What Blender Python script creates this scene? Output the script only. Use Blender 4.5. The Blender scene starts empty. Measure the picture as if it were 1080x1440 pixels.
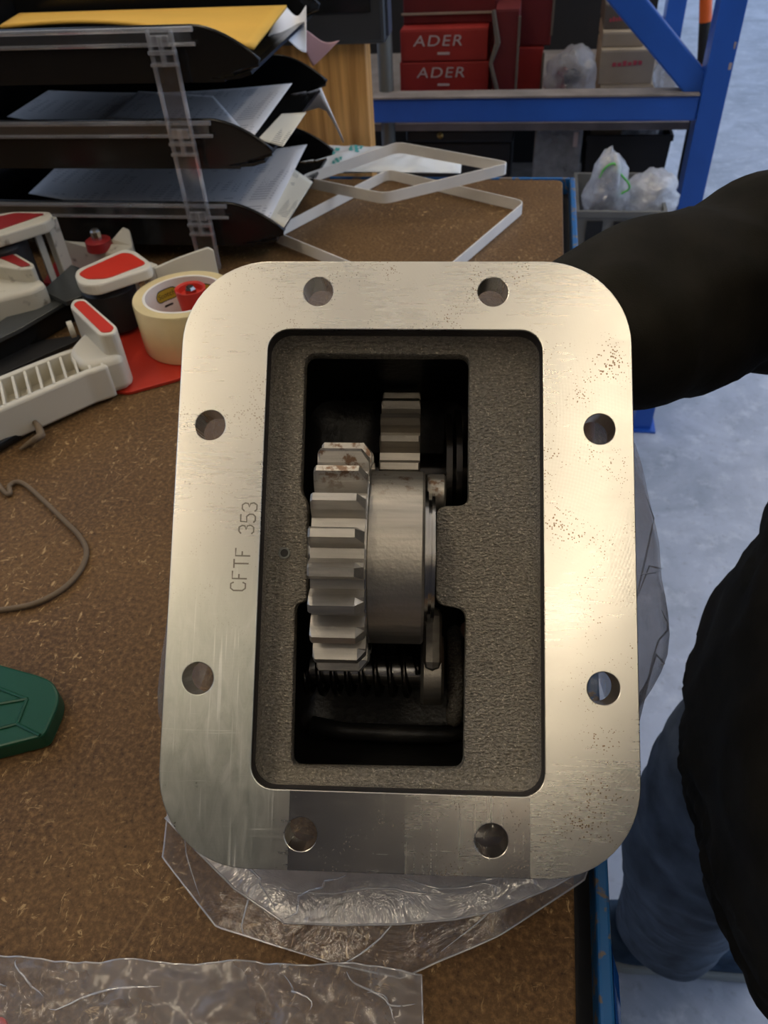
import bpy, bmesh, math, random
from mathutils import Vector, Matrix, noise
random.seed(7)
S = bpy.context.scene
COL = S.collection
PI = math.pi

# ------------------------------------------------------------------ camera
M = Matrix(((0.98557498, 0.07133342, -0.15347135),
            (0.16078531, -0.67769015, 0.71755428),
            (-0.05285188, -0.7317469, -0.67952421)))      # photo axes (right, down, forward) in the workshop frame
CAM = Vector((0, 0, 1.285))
cam = bpy.data.cameras.new('camera'); cam_o = bpy.data.objects.new('camera', cam); COL.objects.link(cam_o)
cm = Matrix.Identity(4)
for i in range(3):
    cm[i][0] = M[i][0]; cm[i][1] = -M[i][1]; cm[i][2] = -M[i][2]; cm[i][3] = CAM[i]
cam_o.matrix_world = cm
cam.sensor_fit = 'VERTICAL'; cam.sensor_height = 36; cam.lens = 27; cam.clip_start = 0.02
cam.dof.use_dof = True; cam.dof.focus_distance = 0.335; cam.dof.aperture_fstop = 22
S.camera = cam_o

# ------------------------------------------------------------------ world, exposure
W = bpy.data.worlds.new('world'); S.world = W; W.use_nodes = True
bg = W.node_tree.nodes['Background']; bg.inputs[0].default_value = (0.66, 0.82, 1.12, 1); bg.inputs[1].default_value = 0.95
vs = S.view_settings
vs.view_transform = 'Standard'; vs.look = 'None'; vs.gamma = 1; vs.use_curve_mapping = False; vs.exposure = 0.30
LAMP = 11.5            # strength of the fluorescent tubes

# ------------------------------------------------------------------ helpers
def at(x, y, z=None, Y=None, X=None):
    """point of the photograph at a known height / distance"""
    r = M @ Vector(((x - 540) / 1080, (y - 720) / 1080, 1))
    k = (z - CAM.z) / r.z if z is not None else (Y / r.y if Y is not None else X / r.x)
    return CAM + r * k

class MB:
    def __init__(s): s.v = []; s.f = []
    def add(s, vs_, fs):
        o = len(s.v); s.v += [tuple(p) for p in vs_]; s.f += [tuple(i + o for i in q) for q in fs]; return s
    def box(s, x0, x1, y0, y1, z0, z1, mat=None):
        p = [Vector(q) for q in ((x0,y0,z0),(x1,y0,z0),(x1,y1,z0),(x0,y1,z0),(x0,y0,z1),(x1,y0,z1),(x1,y1,z1),(x0,y1,z1))]
        if mat: p = [mat @ q for q in p]
        return s.add(p, [(3,2,1,0),(4,5,6,7),(0,1,5,4),(1,2,6,5),(2,3,7,6),(3,0,4,7)])
    def loft(s, rings, cap0=True, cap1=True, closed=True):
        n = len(rings[0]); vs_ = [p for r in rings for p in r]; fs = []
        for k in range(len(rings) - 1):
            for i in range(n if closed else n - 1):
                j = (i + 1) % n; a = k * n
                fs.append((a + i, a + j, a + n + j, a + n + i))
        if cap0: fs.append(tuple(range(n - 1, -1, -1)))
        if cap1: fs.append(tuple(range((len(rings) - 1) * n, len(rings) * n)))
        return s.add(vs_, fs)
    def tube(s, path, r, seg=10, closed=False, caps=True, flat=1.0, up=None):
        P = [Vector(p) for p in path]; n = len(P); rings = []
        rr_ = r if isinstance(r, (list, tuple)) else [r] * n
        prev = None
        for i in range(n):
            if closed: t = P[(i + 1) % n] - P[i - 1]
            else: t = P[min(i + 1, n - 1)] - P[max(i - 1, 0)]
            t.normalize()
            if prev is None:
                a = Vector(up) if up else (Vector((0, 0, 1)) if abs(t.z) < .9 else Vector((1, 0, 0)))
            else: a = prev
            b = t.cross(a).normalized(); a = b.cross(t).normalized(); prev = a
            rings.append([P[i] + (a * math.cos(q) * flat + b * math.sin(q)) * rr_[i] for q in [2 * PI * k / seg for k in range(seg)]])
        if closed: rings.append(rings[0]); return s.loft(rings, False, False)
        return s.loft(rings, caps, caps)
    def lathe(s, prof, origin=(0,0,0), axis='z', seg=32, caps=True):
        o = Vector(origin); rings = []
        for r, h in prof:
            ring = []
            for k in range(seg):
                q = 2 * PI * k / seg; c, d = r * math.cos(q), r * math.sin(q)
                ring.append(o + (Vector((c, d, h)) if axis == 'z' else Vector((h, c, d)) if axis == 'x' else Vector((d, h, c))))
            rings.append(ring)
        return s.loft(rings, caps, caps)
    def ring(s, prof, origin=(0,0,0), axis='z', seg=32):     # closed profile
        return s.lathe(list(prof) + [prof[0]], origin, axis, seg, False)
    def prism(s, poly, z0, z1):
        return s.loft([[Vector((p[0], p[1], z0)) for p in poly], [Vector((p[0], p[1], z1)) for p in poly]])
    def build(s, name, mat, parent=None, smooth=None, bevel=0, sub=0, solid=0, loc=None, seg=2):
        me = bpy.data.meshes.new(name); me.from_pydata(s.v, [], s.f); me.update()
        bm = bmesh.new(); bm.from_mesh(me); bmesh.ops.recalc_face_normals(bm, faces=bm.faces); bm.to_mesh(me); bm.free()
        return link(name, me, mat, parent, smooth, bevel, sub, solid, loc, seg)

def link(name, me, mat, parent=None, smooth=None, bevel=0, sub=0, solid=0, loc=None, seg=2):
    o = bpy.data.objects.new(name, me); COL.objects.link(o)
    if mat is not None:
        me.materials.clear(); me.materials.append(mat)
    if smooth is not None:
        me.shade_smooth()
        if smooth < 3: me.set_sharp_from_angle(angle=smooth)
    if solid:
        m = o.modifiers.new('thickness', 'SOLIDIFY'); m.thickness = solid; m.offset = 0
    if bevel:
        m = o.modifiers.new('edges', 'BEVEL'); m.width = bevel; m.segments = seg; m.limit_method = 'ANGLE'; m.angle_limit = 0.6
    if sub:
        m = o.modifiers.new('smooth', 'SUBSURF'); m.levels = sub; m.render_levels = sub
    if parent: o.parent = parent
    if loc is not None: o.location = loc
    return o

def thing(name, label, cat, loc=(0,0,0), group=None, rot=None):
    o = bpy.data.objects.new(name, None); COL.objects.link(o); o.location = loc; o.empty_display_size = .02
    if rot is not None: o.rotation_euler = rot.to_euler()
    return tag(o, label, cat, group)
def tag(o, label, cat, group=None):
    o['label'] = label; o['category'] = cat
    if group: o['group'] = group
    return o
def struct(o, label=None):
    o['kind'] = 'structure'
    if label: o['label'] = label
    return o
def P(mb, name, mat, root, **k):
    """part whose coordinates are given in the workshop frame, parented to an unrotated root"""
    l = Vector(root.location); mb.v = [tuple(Vector(p) - l) for p in mb.v]
    return mb.build(name, mat, root, **k)
def PP(mb, name, mat, part, **k):
    """sub-part, coordinates in the workshop frame"""
    l = Vector(part.parent.location); mb.v = [tuple(Vector(p) - l) for p in mb.v]
    return mb.build(name, mat, part, **k)

def rr(hw, hh, r, k=8, cx=0, cy=0):
    pts = []
    for sx, sy, a0 in ((1,1,0),(-1,1,90),(-1,-1,180),(1,-1,270)):
        for i in range(k + 1):
            a = math.radians(a0 + 90 * i / k); pts.append((cx + sx * (hw - r) + r * math.cos(a), cy + sy * (hh - r) + r * math.sin(a)))
    return pts
def circ(cx, cy, r, k=32): return [(cx + r * math.cos(2*PI*i/k), cy + r * math.sin(2*PI*i/k)) for i in range(k)]
def round_poly(pts, r, k=5):
    out = []; n = len(pts)
    for i in range(n):
        p = Vector(pts[i]); a = Vector(pts[i-1]); b = Vector(pts[(i+1) % n])
        da = (a - p); db = (b - p); rad = min(r, da.length * .45, db.length * .45)
        p0 = p + da.normalized() * rad; p1 = p + db.normalized() * rad
        for j in range(k + 1):
            t = j / k; q = p0 * (1-t)**2 + p * 2*t*(1-t) + p1 * t*t; out.append((q.x, q.y))
    return out
def plate(loops, z0, z1, bevel=0.0):
    """flat plate with holes: verts, faces"""
    cu = bpy.data.curves.new('plate', 'CURVE'); cu.dimensions = '2D'; cu.fill_mode = 'BOTH'
    cu.extrude = (z1 - z0) / 2 - bevel; cu.bevel_depth = bevel; cu.bevel_resolution = 1; cu.offset = -bevel
    for lp in loops:
        sp = cu.splines.new('POLY'); sp.points.add(len(lp) - 1); sp.use_cyclic_u = True
        for p, q in zip(sp.points, lp): p.co = (q[0], q[1], 0, 1)
    ob = bpy.data.objects.new('plate', cu); COL.objects.link(ob)
    dg = bpy.context.evaluated_depsgraph_get(); me = bpy.data.meshes.new_from_object(ob.evaluated_get(dg))
    zc = (z0 + z1) / 2
    v = [(p.co.x, p.co.y, p.co.z + zc) for p in me.vertices]; f = [tuple(q.vertices) for q in me.polygons]
    bpy.data.objects.remove(ob); bpy.data.meshes.remove(me); bpy.data.curves.remove(cu)
    return v, f
def text_mesh(txt, size, mat, name, matrix, parent, extrude=0.0002, spacing=1.0, warp=None):
    cu = bpy.data.curves.new('text', 'FONT'); cu.body = txt; cu.size = size; cu.extrude = extrude; cu.align_x = 'CENTER'; cu.align_y = 'CENTER'; cu.space_character = spacing
    ob = bpy.data.objects.new('text', cu); COL.objects.link(ob)
    dg = bpy.context.evaluated_depsgraph_get(); me = bpy.data.meshes.new_from_object(ob.evaluated_get(dg))
    bpy.data.objects.remove(ob); bpy.data.curves.remove(cu)
    for v in me.vertices: v.co = matrix @ (warp(v.co) if warp else v.co)
    return link(name, me, mat, parent)
def patch(c, nu=16, nv=10, fn=None):
    """bilinear sheet between four corners with an offset function"""
    a, b, d, e = [Vector(q) for q in c]; vs_ = []; fs = []
    for i in range(nu + 1):
        for j in range(nv + 1):
            u, v = i / nu, j / nv
            p = (a * (1-u) + b * u) * (1-v) + (e * (1-u) + d * u) * v
            if fn: p = p + Vector(fn(u, v))
            vs_.append(p)
    for i in range(nu):
        for j in range(nv):
            q = i * (nv + 1) + j; fs.append((q, q + nv + 1, q + nv + 2, q + 1))
    return MB().add(vs_, fs)

# ------------------------------------------------------------------ materials
def mat(name, col, rough=.5, metal=0.0, var=0.0, vscale=20, bump=0.0, bscale=200, col2=None, spec=.5, coat=0, detail=6, thr=None, trans=0, ior=1.45):
    m = bpy.data.materials.new(name); m.use_nodes = True; nt = m.node_tree; b = nt.nodes['Principled BSDF']
    b.inputs['Base Color'].default_value = (*col, 1); b.inputs['Roughness'].default_value = rough; b.inputs['Metallic'].default_value = metal
    b.inputs['Specular IOR Level'].default_value = spec; b.inputs['Coat Weight'].default_value = coat; b.inputs['Transmission Weight'].default_value = trans; b.inputs['IOR'].default_value = ior
    tc = nt.nodes.new('ShaderNodeTexCoord')
    if var or col2:
        n = nt.nodes.new('ShaderNodeTexNoise'); n.inputs['Scale'].default_value = vscale; n.inputs['Detail'].default_value = detail
        nt.links.new(tc.outputs['Object'], n.inputs['Vector'])
        r = nt.nodes.new('ShaderNodeValToRGB'); e = r.color_ramp.elements
        lo, hi = thr if thr else (.3, .7)
        e[0].position = lo; e[1].position = hi
        c2 = col2 if col2 else tuple(min(1, c * (1 + var)) for c in col)
        c1 = col if col2 else tuple(c * (1 - var) for c in col)
        e[0].color = (*c1, 1); e[1].color = (*c2, 1)
        nt.links.new(n.outputs['Fac'], r.inputs['Fac']); nt.links.new(r.outputs['Color'], b.inputs['Base Color'])
    if bump:
        n = nt.nodes.new('ShaderNodeTexNoise'); n.inputs['Scale'].default_value = bscale; n.inputs['Detail'].default_value = 4
        nt.links.new(tc.outputs['Object'], n.inputs['Vector'])
        bp = nt.nodes.new('ShaderNodeBump'); bp.inputs['Strength'].default_value = bump; bp.inputs['Distance'].default_value = .001
        nt.links.new(n.outputs['Fac'], bp.inputs['Height']); nt.links.new(bp.outputs['Normal'], b.inputs['Normal'])
    return m
class NT:
    def __init__(s, m): s.t = m.node_tree; s.b = s.t.nodes['Principled BSDF']
    def n(s, ty, **k):
        o = s.t.nodes.new('ShaderNode' + ty)
        for a, b in k.items(): setattr(o, a, b)
        return o
    def l(s, a, b): s.t.links.new(a, b)
    def math(s, op, a, b=None, clamp=False):
        o = s.n('Math', operation=op); o.use_clamp = clamp
        for i, x in enumerate((a, b)):
            if x is None: continue
            if isinstance(x, (int, float)): o.inputs[i].default_value = x
            else: s.l(x, o.inputs[i])
        return o.outputs[0]
    def noise(s, vec, scale, detail=4, rough=.5, dist=0):
        o = s.n('TexNoise'); o.inputs['Scale'].default_value = scale; o.inputs['Detail'].default_value = detail; o.inputs['Roughness'].default_value = rough; o.inputs['Distortion'].default_value = dist
        if vec is not None: s.l(vec, o.inputs['Vector'])
        return o.outputs['Fac']
    def mapv(s, vec, scale=(1,1,1), loc=(0,0,0), rot=(0,0,0)):
        o = s.n('Mapping'); o.inputs['Scale'].default_value = scale; o.inputs['Location'].default_value = loc; o.inputs['Rotation'].default_value = rot; s.l(vec, o.inputs['Vector']); return o.outputs[0]
    def mix(s, fac, a, b):
        o = s.n('Mix', data_type='RGBA')
        if isinstance(fac, (int, float)): o.inputs[0].default_value = fac
        else: s.l(fac, o.inputs[0])
        for i, x in ((6, a), (7, b)):
            if isinstance(x, tuple): o.inputs[i].default_value = (*x, 1)
            else: s.l(x, o.inputs[i])
        return o.outputs[2]
    def ramp(s, fac, lo, hi, a=0.0, b=1.0):
        o = s.n('MapRange'); o.inputs['From Min'].default_value = lo; o.inputs['From Max'].default_value = hi; o.inputs['To Min'].default_value = a; o.inputs['To Max'].default_value = b
        s.l(fac, o.inputs['Value']); return o.outputs[0]
    def bump(s, h, strength, dist=.001, normal=None):
        o = s.n('Bump'); o.inputs['Strength'].default_value = strength; o.inputs['Distance'].default_value = dist; s.l(h, o.inputs['Height'])
        if normal is not None: s.l(normal, o.inputs['Normal'])
        return o.outputs[0]

# machined flange face: milling arcs, milling passes with sharp borders, rust pinpricks, scuffs, painted reflection tints
def make_flange_mat():
    m = mat('machined_steel', (.76, .74, .675), .34, 1.0); t = NT(m); b = t.b
    oc = t.n('TexCoord').outputs['Object']; sx = t.n('SeparateXYZ'); t.l(oc, sx.inputs[0]); u, v = sx.outputs[0], sx.outputs[1]
    w1 = t.n('TexWave', wave_type='RINGS', rings_direction='Z'); w1.inputs['Scale'].default_value = 240; w1.inputs['Distortion'].default_value = .3; w1.inputs['Detail'].default_value = 0
    t.l(t.mapv(oc, loc=(.075, .06, 0)), w1.inputs['Vector'])
    w2 = t.n('TexWave', wave_type='RINGS', rings_direction='Z'); w2.inputs['Scale'].default_value = 210; w2.inputs['Distortion'].default_value = .3; w2.inputs['Detail'].default_value = 0
    t.l(t.mapv(oc, loc=(-.05, -.04, 0)), w2.inputs['Vector'])
    big = t.noise(oc, 14, 3); scuff = t.noise(t.mapv(oc, (420, 40, 1), rot=(0, 0, .35)), 1.0, 6, .65)
    scuff2 = t.noise(t.mapv(oc, (60, 700, 1), rot=(0, 0, .15)), 1.0, 5, .65)
    fine = t.noise(oc, 900, 3)
    # milling passes on the lower strip
    low = t.math('GREATER_THAN', v, .0935)
    pa = t.math('MULTIPLY', t.math('GREATER_THAN', u, -.0415), t.math('LESS_THAN', u, .0515)); pa = t.math('MULTIPLY', pa, low)
    pb = t.math('MULTIPLY', pa, t.math('GREATER_THAN', u, .0035))
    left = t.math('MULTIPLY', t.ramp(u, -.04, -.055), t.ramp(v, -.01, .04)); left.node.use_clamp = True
    scr = t.math('MULTIPLY', t.ramp(scuff, .55, .72), left, True); scr2 = t.math('MULTIPLY', t.ramp(t.noise(t.mapv(oc, (190, 60, 1), rot=(0, 0, .2)), 1, 8, .7, 1.0), .28, .78), left, True)
    la = t.ramp(t.noise(t.mapv(oc, (700, 16, 1), rot=(0, 0, .55)), 1.0, 2, .5), .64, .69); lb = t.ramp(t.noise(t.mapv(oc, (20, 620, 1), rot=(0, 0, .25)), 1.0, 2, .5), .66, .71); lc = t.ramp(t.noise(t.mapv(oc, (520, 14, 1), rot=(0, 0, -.15)), 1.0, 2, .5), .63, .68)
    lines = t.math('MULTIPLY', t.math('MAXIMUM', t.math('MAXIMUM', la, lb), lc), t.math('MULTIPLY', t.ramp(t.noise(oc, 40, 3), .40, .60), t.math('MAXIMUM', left, t.math('MULTIPLY', pa, .2))), True)
    r = t.ramp(big, .3, .7, .25, .34)
    r = t.math('ADD', r, t.math('MULTIPLY', lines, .25))
    r = t.math('SUBTRACT', r, t.math('MULTIPLY', pa, t.ramp(t.noise(oc, 26, 2, .5), .30, .70, .04, .13))); r = t.math('ADD', r, t.math('MULTIPLY', pb, .04))
    r = t.math('ADD', r, t.math('MULTIPLY', scr2, .12)); r = t.math('ADD', r, t.ramp(scuff2, .35, .7, -.02, .025), True)
    t.l(r, b.inputs['Roughness'])
    vor = t.n('TexVoronoi', feature='F1'); vor.inputs['Scale'].default_value = 900; t.l(oc, vor.inputs['Vector'])
    dots = t.math('LESS_THAN', vor.outputs['Distance'], t.ramp(t.noise(oc, 45, 3), .43, .72, 0.0, .36))
    side = t.ramp(u, -.10, .06, .35, 1.0)
    dots = t.math('MULTIPLY', dots, side)
    c = t.mix(dots, (.76, .74, .675), (.30, .20, .11))
    c = t.mix(t.math('MULTIPLY', left, .75, True), c, (.53, .58, .51))  # greenish dark reflection at lower left, painted into the colour
    c = t.mix(t.math('MULTIPLY', scr2, .6, True), c, (.92, .91, .86))
    c = t.mix(t.math('MULTIPLY', lines, .8, True), c, (.97, .97, .92))
    c = t.mix(t.math('MULTIPLY', pa, t.ramp(t.noise(oc, 30, 4), .35, .65, .1, .45)), c, (.46, .40, .38))  # dark brownish reflection on the milled strip, put into the base colour
    t.l(c, b.inputs['Base Color'])
    rm = t.math('SUBTRACT', 1.0, t.math('MULTIPLY', dots, .7)); t.l(rm, b.inputs['Metallic'])
    h = t.math('ADD', t.math('MULTIPLY', w1.outputs['Fac'], .5), t.math('MULTIPLY', w2.outputs['Fac'], .35))
    h = t.math('MULTIPLY', h, t.ramp(t.noise(oc, 18, 1), .40, .68)); h.node.use_clamp = True
    h = t.math('ADD', h, t.math('MULTIPLY', fine, .45)); h = t.math('ADD', h, t.math('MULTIPLY', scr, .9))
    t.l(t.bump(h, .028, .0006), b.inputs['Normal'])
    b.inputs['Anisotropic'].default_value = .35
    return m
def make_cast():
    m = mat('cast_iron', (.2, .19, .17), .5, .5, spec=.6); t = NT(m); b = t.b; oc = t.n('TexCoord').outputs['Object']
    a = t.noise(t.mapv(oc, (1, 1.7, 1)), 620, 3, .55); c = t.noise(t.mapv(oc, (1, 4.5, 1)), 110, 4, .6)
    sparkle = t.ramp(t.noise(oc, 1150, 2, .5), .60, .70)  # pale specks paint the sparkle of the casting into its colour
    t.l(t.mix(t.math('MULTIPLY', sparkle, .8, True), t.mix(t.ramp(a, .35, .68), (.27, .245, .20), (.50, .455, .375)), (.85, .78, .64)), b.inputs['Base Color'])
    h = t.math('ADD', a, t.math('MULTIPLY', c, .5)); t.l(t.bump(h, 1.0, .0028), b.inputs['Normal'])
    t.l(t.ramp(a, .3, .7, .42, .30), b.inputs['Roughness'])
    return m
def make_gear(name, col, rust):
    m = mat(name, col, .42, .9); t = NT(m); b = t.b; oc = t.n('TexCoord').outputs['Object']
    n = t.noise(t.mapv(oc, (30, 400, 400)), 1, 4); c = t.mix(t.ramp(n, .3, .7), tuple(k * .82 for k in col), tuple(min(1, k * 1.1) for k in col))
    if rust:
        sx = t.n('SeparateXYZ'); t.l(oc, sx.inputs[0])
        k = t.math('MULTIPLY', t.ramp(t.noise(oc, 150, 6, .65), .54, .62), t.ramp(sx.outputs[1], -.022, -.030), True); k.node.inputs[0].default_value = 0
        t.l(t.math('MULTIPLY', k, .85), (mx := t.n('Mix', data_type='RGBA')).inputs[0]); t.l(c, mx.inputs[6]); mx.inputs[7].default_value = (.16, .075, .03, 1); c = mx.outputs[2]
    t.l(c, b.inputs['Base Color']); t.l(t.bump(t.noise(oc, 700, 3), .12), b.inputs['Normal'])
    return m
def make_bench():
    m = mat('hardboard', (.10, .06, .03), .52, spec=.22); t = NT(m); b = t.b; oc = t.n('TexCoord').outputs['Object']
    a = t.noise(oc, 9, 4); f = t.noise(oc, 330, 5, .62); g = t.noise(t.mapv(oc, (260, 110, 1), rot=(0, 0, .7)), 1, 5, .7, .8); g2 = t.noise(t.mapv(oc, (100, 230, 1), rot=(0, 0, -.4)), 1, 5, .7, .8)
    c = t.mix(t.ramp(a, .3, .7), (.095, .052, .023), (.160, .090, .037))
    c = t.mix(t.ramp(f, .46, .74), c, (.26, .15, .063)); c = t.mix(t.ramp(f, .42, .26), c, (.04, .024, .014))
    fl = t.math('MAXIMUM', t.ramp(g, .60, .67), t.ramp(g2, .61, .68)); fl = t.math('MULTIPLY', fl, t.ramp(t.noise(oc, 14, 3), .38, .6, .1, .8), True)
    c = t.mix(fl, c, (.68, .46, .22))
    # long knife scores
    w = t.n('TexWave', wave_type='BANDS', bands_direction='X'); w.inputs['Scale'].default_value = 1.3; w.inputs['Distortion'].default_value = 1.5; w.inputs['Detail'].default_value = 1; t.l(t.mapv(oc, rot=(0, 0, .35)), w.inputs['Vector'])
    sc = t.math('GREATER_THAN', w.outputs['Fac'], .99995); c = t.mix(t.math('MULTIPLY', sc, .25), c, (.33, .22, .11))
    t.l(c, b.inputs['Base Color']); t.l(t.ramp(a, .3, .7, .42, .6), b.inputs['Roughness']); t.l(t.bump(t.math('ADD', f, fl), .25), b.inputs['Normal'])
    return m
def make_floor():
    m = mat('concrete', (.36, .38, .42), .45); t = NT(m); b = t.b; oc = t.n('TexCoord').outputs['Object']
    a = t.noise(oc, 4, 8, .62, .6); g = t.noise(oc, 16, 8, .7); k = t.noise(oc, 60, 4, .6)
    c = t.mix(t.ramp(a, .35, .65), (.36, .40, .47), (.56, .60, .69)); c = t.mix(t.math('MULTIPLY', t.ramp(g, .52, .70), .7, True), c, (.72, .75, .80)); c = t.mix(t.math('MULTIPLY', t.ramp(k, .42, .28), .35, True), c, (.2, .2, .22))
    t.l(c, b.inputs['Base Color']); t.l(t.ramp(g, .3, .7, .38, .6), b.inputs['Roughness']); t.l(t.bump(g, .1), b.inputs['Normal'])
    return m
def make_film(name, milky=.10, tint=(.93, .94, .97), gloss=.10, crinkle=.5, scale=28):
    m = bpy.data.materials.new(name); m.use_nodes = True; nt = m.node_tree; nt.nodes.clear(); t = NT.__new__(NT); t.t = nt
    out = t.n('OutputMaterial'); oc = t.n('TexCoord').outputs['Object']
    h = t.math('ADD', t.noise(oc, scale, 5, .6, 1.2), t.math('MULTIPLY', t.noise(t.mapv(oc, (1, 1, 1), rot=(0, 0, .8)), scale * 3.2, 3, .5, .8), .4))
    bn = t.bump(h, crinkle, .006)
    tr = t.n('BsdfTransparent'); tr.inputs[0].default_value = (*tint, 1)
    di = t.n('BsdfDiffuse'); di.inputs[0].default_value = (.90, .92, .97, 1); t.l(bn, di.inputs['Normal'])
    tl = t.n('BsdfTranslucent'); tl.inputs[0].default_value = (.90, .92, .97, 1); t.l(bn, tl.inputs['Normal'])
    gl = t.n('BsdfGlossy'); gl.inputs['Roughness'].default_value = .13; gl.inputs[0].default_value = (1, 1, 1, 1); t.l(bn, gl.inputs['Normal'])
    lw = t.n('LayerWeight'); lw.inputs['Blend'].default_value = .25; t.l(bn, lw.inputs['Normal'])
    m1 = t.n('MixShader'); m1.inputs[0].default_value = .5; t.l(di.outputs[0], m1.inputs[1]); t.l(tl.outputs[0], m1.inputs[2])
    fm = t.math('ADD', t.ramp(t.noise(oc, scale * .5, 4, .6), .35, .7, milky * .5, milky * 1.5), t.math('MULTIPLY', lw.outputs['Facing'], .12), True)
    m2 = t.n('MixShader'); t.l(fm, m2.inputs[0]); t.l(tr.outputs[0], m2.inputs[1]); t.l(m1.outputs[0], m2.inputs[2])
    fg = t.math('ADD', t.math('MULTIPLY', lw.outputs['Fresnel'], .4), gloss * .5, True)
    m3 = t.n('MixShader'); t.l(fg, m3.inputs[0]); t.l(m2.outputs[0], m3.inputs[1]); t.l(gl.outputs[0], m3.inputs[2])
    t.l(m3.outputs[0], out.inputs[0])
    return m
def make_wood():
    m = mat('pine_veneer', (.45, .22, .07), .45); t = NT(m); b = t.b; oc = t.n('TexCoord').outputs['Object']
    n = t.noise(t.mapv(oc, (70, 70, 2.5)), 1, 5, .6, .6)
    t.l(t.mix(t.ramp(n, .35, .65), (.42, .19, .045), (.80, .42, .13)), b.inputs['Base Color'])
    return m
def make_print(name, base, ink=(.2, .2, .24), scale=(1, 1), amount=.55):
    """paper with rows of small print"""
    m = mat(name, base, .75); t = NT(m); b = t.b; oc = t.n('TexCoord').outputs['Object']
    sx = t.n('SeparateXYZ'); t.l(oc, sx.inputs[0])
    rows = t.math('GREATER_THAN', t.math('SINE', t.math('MULTIPLY', sx.outputs[1], 900 * scale[0])), .45)
    word = t.math('GREATER_THAN', t.noise(t.mapv(oc, (150 * scale[1], 6, 1)), 1, 3), .52)
    para = t.math('GREATER_THAN', t.noise(t.mapv(oc, (9, 22, 1)), 1, 1), .50)
    k = t.math('MULTIPLY', t.math('MULTIPLY', rows, word), para)
    t.l(t.mix(t.math('MULTIPLY', k, amount), base, ink), b.inputs['Base Color'])
    return m

FLANGE = make_flange_mat(); CAST = make_cast(); CASTD = mat('dark_casting_wall', (.045, .040, .040), .5, .2, bump=.5, bscale=500)  # recess wall in a darker tone than the cast floor
GEAR = make_gear('gear_steel', (.50, .475, .43), True); GEAR2 = make_gear('dark_gear_steel', (.42, .39, .34), False)
HUBM = make_gear('hub_steel', (.47, .44, .385), True)
CAVITY = mat('oily_black_casting', (.018, .017, .016), .38, .2, bump=.4, bscale=300)
BLACKSTEEL = mat('oiled_dark_steel', (.06, .055, .05), .22, .9)
BRIGHT = mat('polished_steel', (.55, .53, .50), .22, 1.0)
STAMP = mat('stamped_mark', (.27, .25, .20), .6, .6)
BENCH = make_bench(); FLOOR = make_floor()
BLUE = mat('blue_enamel', (.026, .115, .50), .32, var=.12, vscale=8)
BENCHBLUE = mat('chipped_blue_enamel', (.02, .13, .36), .4, col2=(.20, .16, .13), vscale=110, thr=(.55, .59), bump=.3, bscale=90)
TAPEBLUE = mat('blue_adhesive_tape', (.02, .14, .55), .22)
BLACK = mat('black_plastic', (.010, .010, .010), .22)
BLACKM = mat('matt_black_plastic', (.016, .016, .017), .5, bump=.15)
DGREY = mat('dark_grey_plastic', (.035, .036, .038), .45)
SMOKE = mat('smoked_grey_plastic', (.055, .06, .06), .18)
CREAM = mat('cream_plastic', (.68, .64, .53), .40, var=.05, vscale=14, bump=.05)
CREAMD = mat('grimy_cream_plastic', (.60, .56, .45), .45, col2=(.20, .16, .11), vscale=60, thr=(.60, .72))
RED = mat('red_plastic', (.62, .035, .018), .38); REDD = mat('dull_red_plastic', (.30, .018, .018), .45)
REDM = mat('red_painted_steel', (.50, .035, .018), .35, var=.12)
TAPE = mat('packing_tape', (.84, .69, .37), .25, var=.06, vscale=40, coat=.4)
CARD = mat('white_card_core', (.86, .82, .74), .7)
YEL = mat('yellow_print', (.50, .36, .03), .6); INKM = mat('black_print', (.03, .03, .025), .6)
CLEAR = None
ENV = mat('manila_envelope', (.80, .46, .07), .7, var=.05, vscale=12)
PAPER = make_print('printed_paper', (.86, .85, .86)); SLIP = make_print('cream_slip', (.80, .76, .64), (.12, .12, .12), (1.6, .6), .8)
POLY = mat('white_polythene', (.82, .86, .88), .25, bump=.3, bscale=60); WHITEP = mat('white_paper', (.90, .90, .91), .7); PINK = mat('pink_paper', (.88, .55, .60), .7)
STRAP = mat('white_strap', (.92, .90, .84), .35, var=.05, vscale=30)
WOOD = make_wood()
GREEN = mat('green_plastic', (.004, .070, .036), .36, bump=.06, bscale=400)
CORD = mat('grey_cord', (.19, .14, .09), .8, bump=.8, bscale=900)
FABRIC = mat('black_fleece', (.024, .0215, .016), .92, var=.25, vscale=40, bump=.5, bscale=1500, spec=.15)
DENIM = mat('blue_denim', (.14, .175, .225), .85, var=.35, vscale=30, bump=.4, bscale=1800, spec=.2)
SUEDE = mat('navy_suede', (.055, .09, .14), .85, var=.35, vscale=45, bump=.3, bscale=900, spec=.2)
SOLE = mat('pale_rubber', (.36, .38, .36), .6)
SKIN = mat('skin', (.55, .34, .25), .5, bump=.1, bscale=600); HAIR = mat('dark_hair', (.03, .02, .014), .6, bump=.6, bscale=500); EYE = mat('eye', (.05, .04, .035), .1)
REDBOX = mat('red_carton', (.30, .020, .014), .55, var=.12, vscale=10); REDDK = mat('dark_red_carton', (.13, .010, .010), .6, var=.2, vscale=10)
LETTER = mat('white_lettering', (.50, .40, .38), .6)
KRAFT = mat('kraft_carton', (.34, .28, .20), .75, var=.10, vscale=15); KRAFTD = mat('dark_kraft_carton', (.13, .105, .08), .8, var=.1, vscale=15)
REDINK = mat('red_ink', (.48, .07, .09), .7)
GREYM = mat('grey_painted_steel', (.16, .165, .15), .4, .3); SHELFM = mat('worn_shelf_board', (.24, .21, .19), .7, var=.25, vscale=18)
TEAL = mat('teal_print', (.08, .42, .40), .6); LIME = mat('green_tie', (.10, .50, .08), .5)
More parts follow.
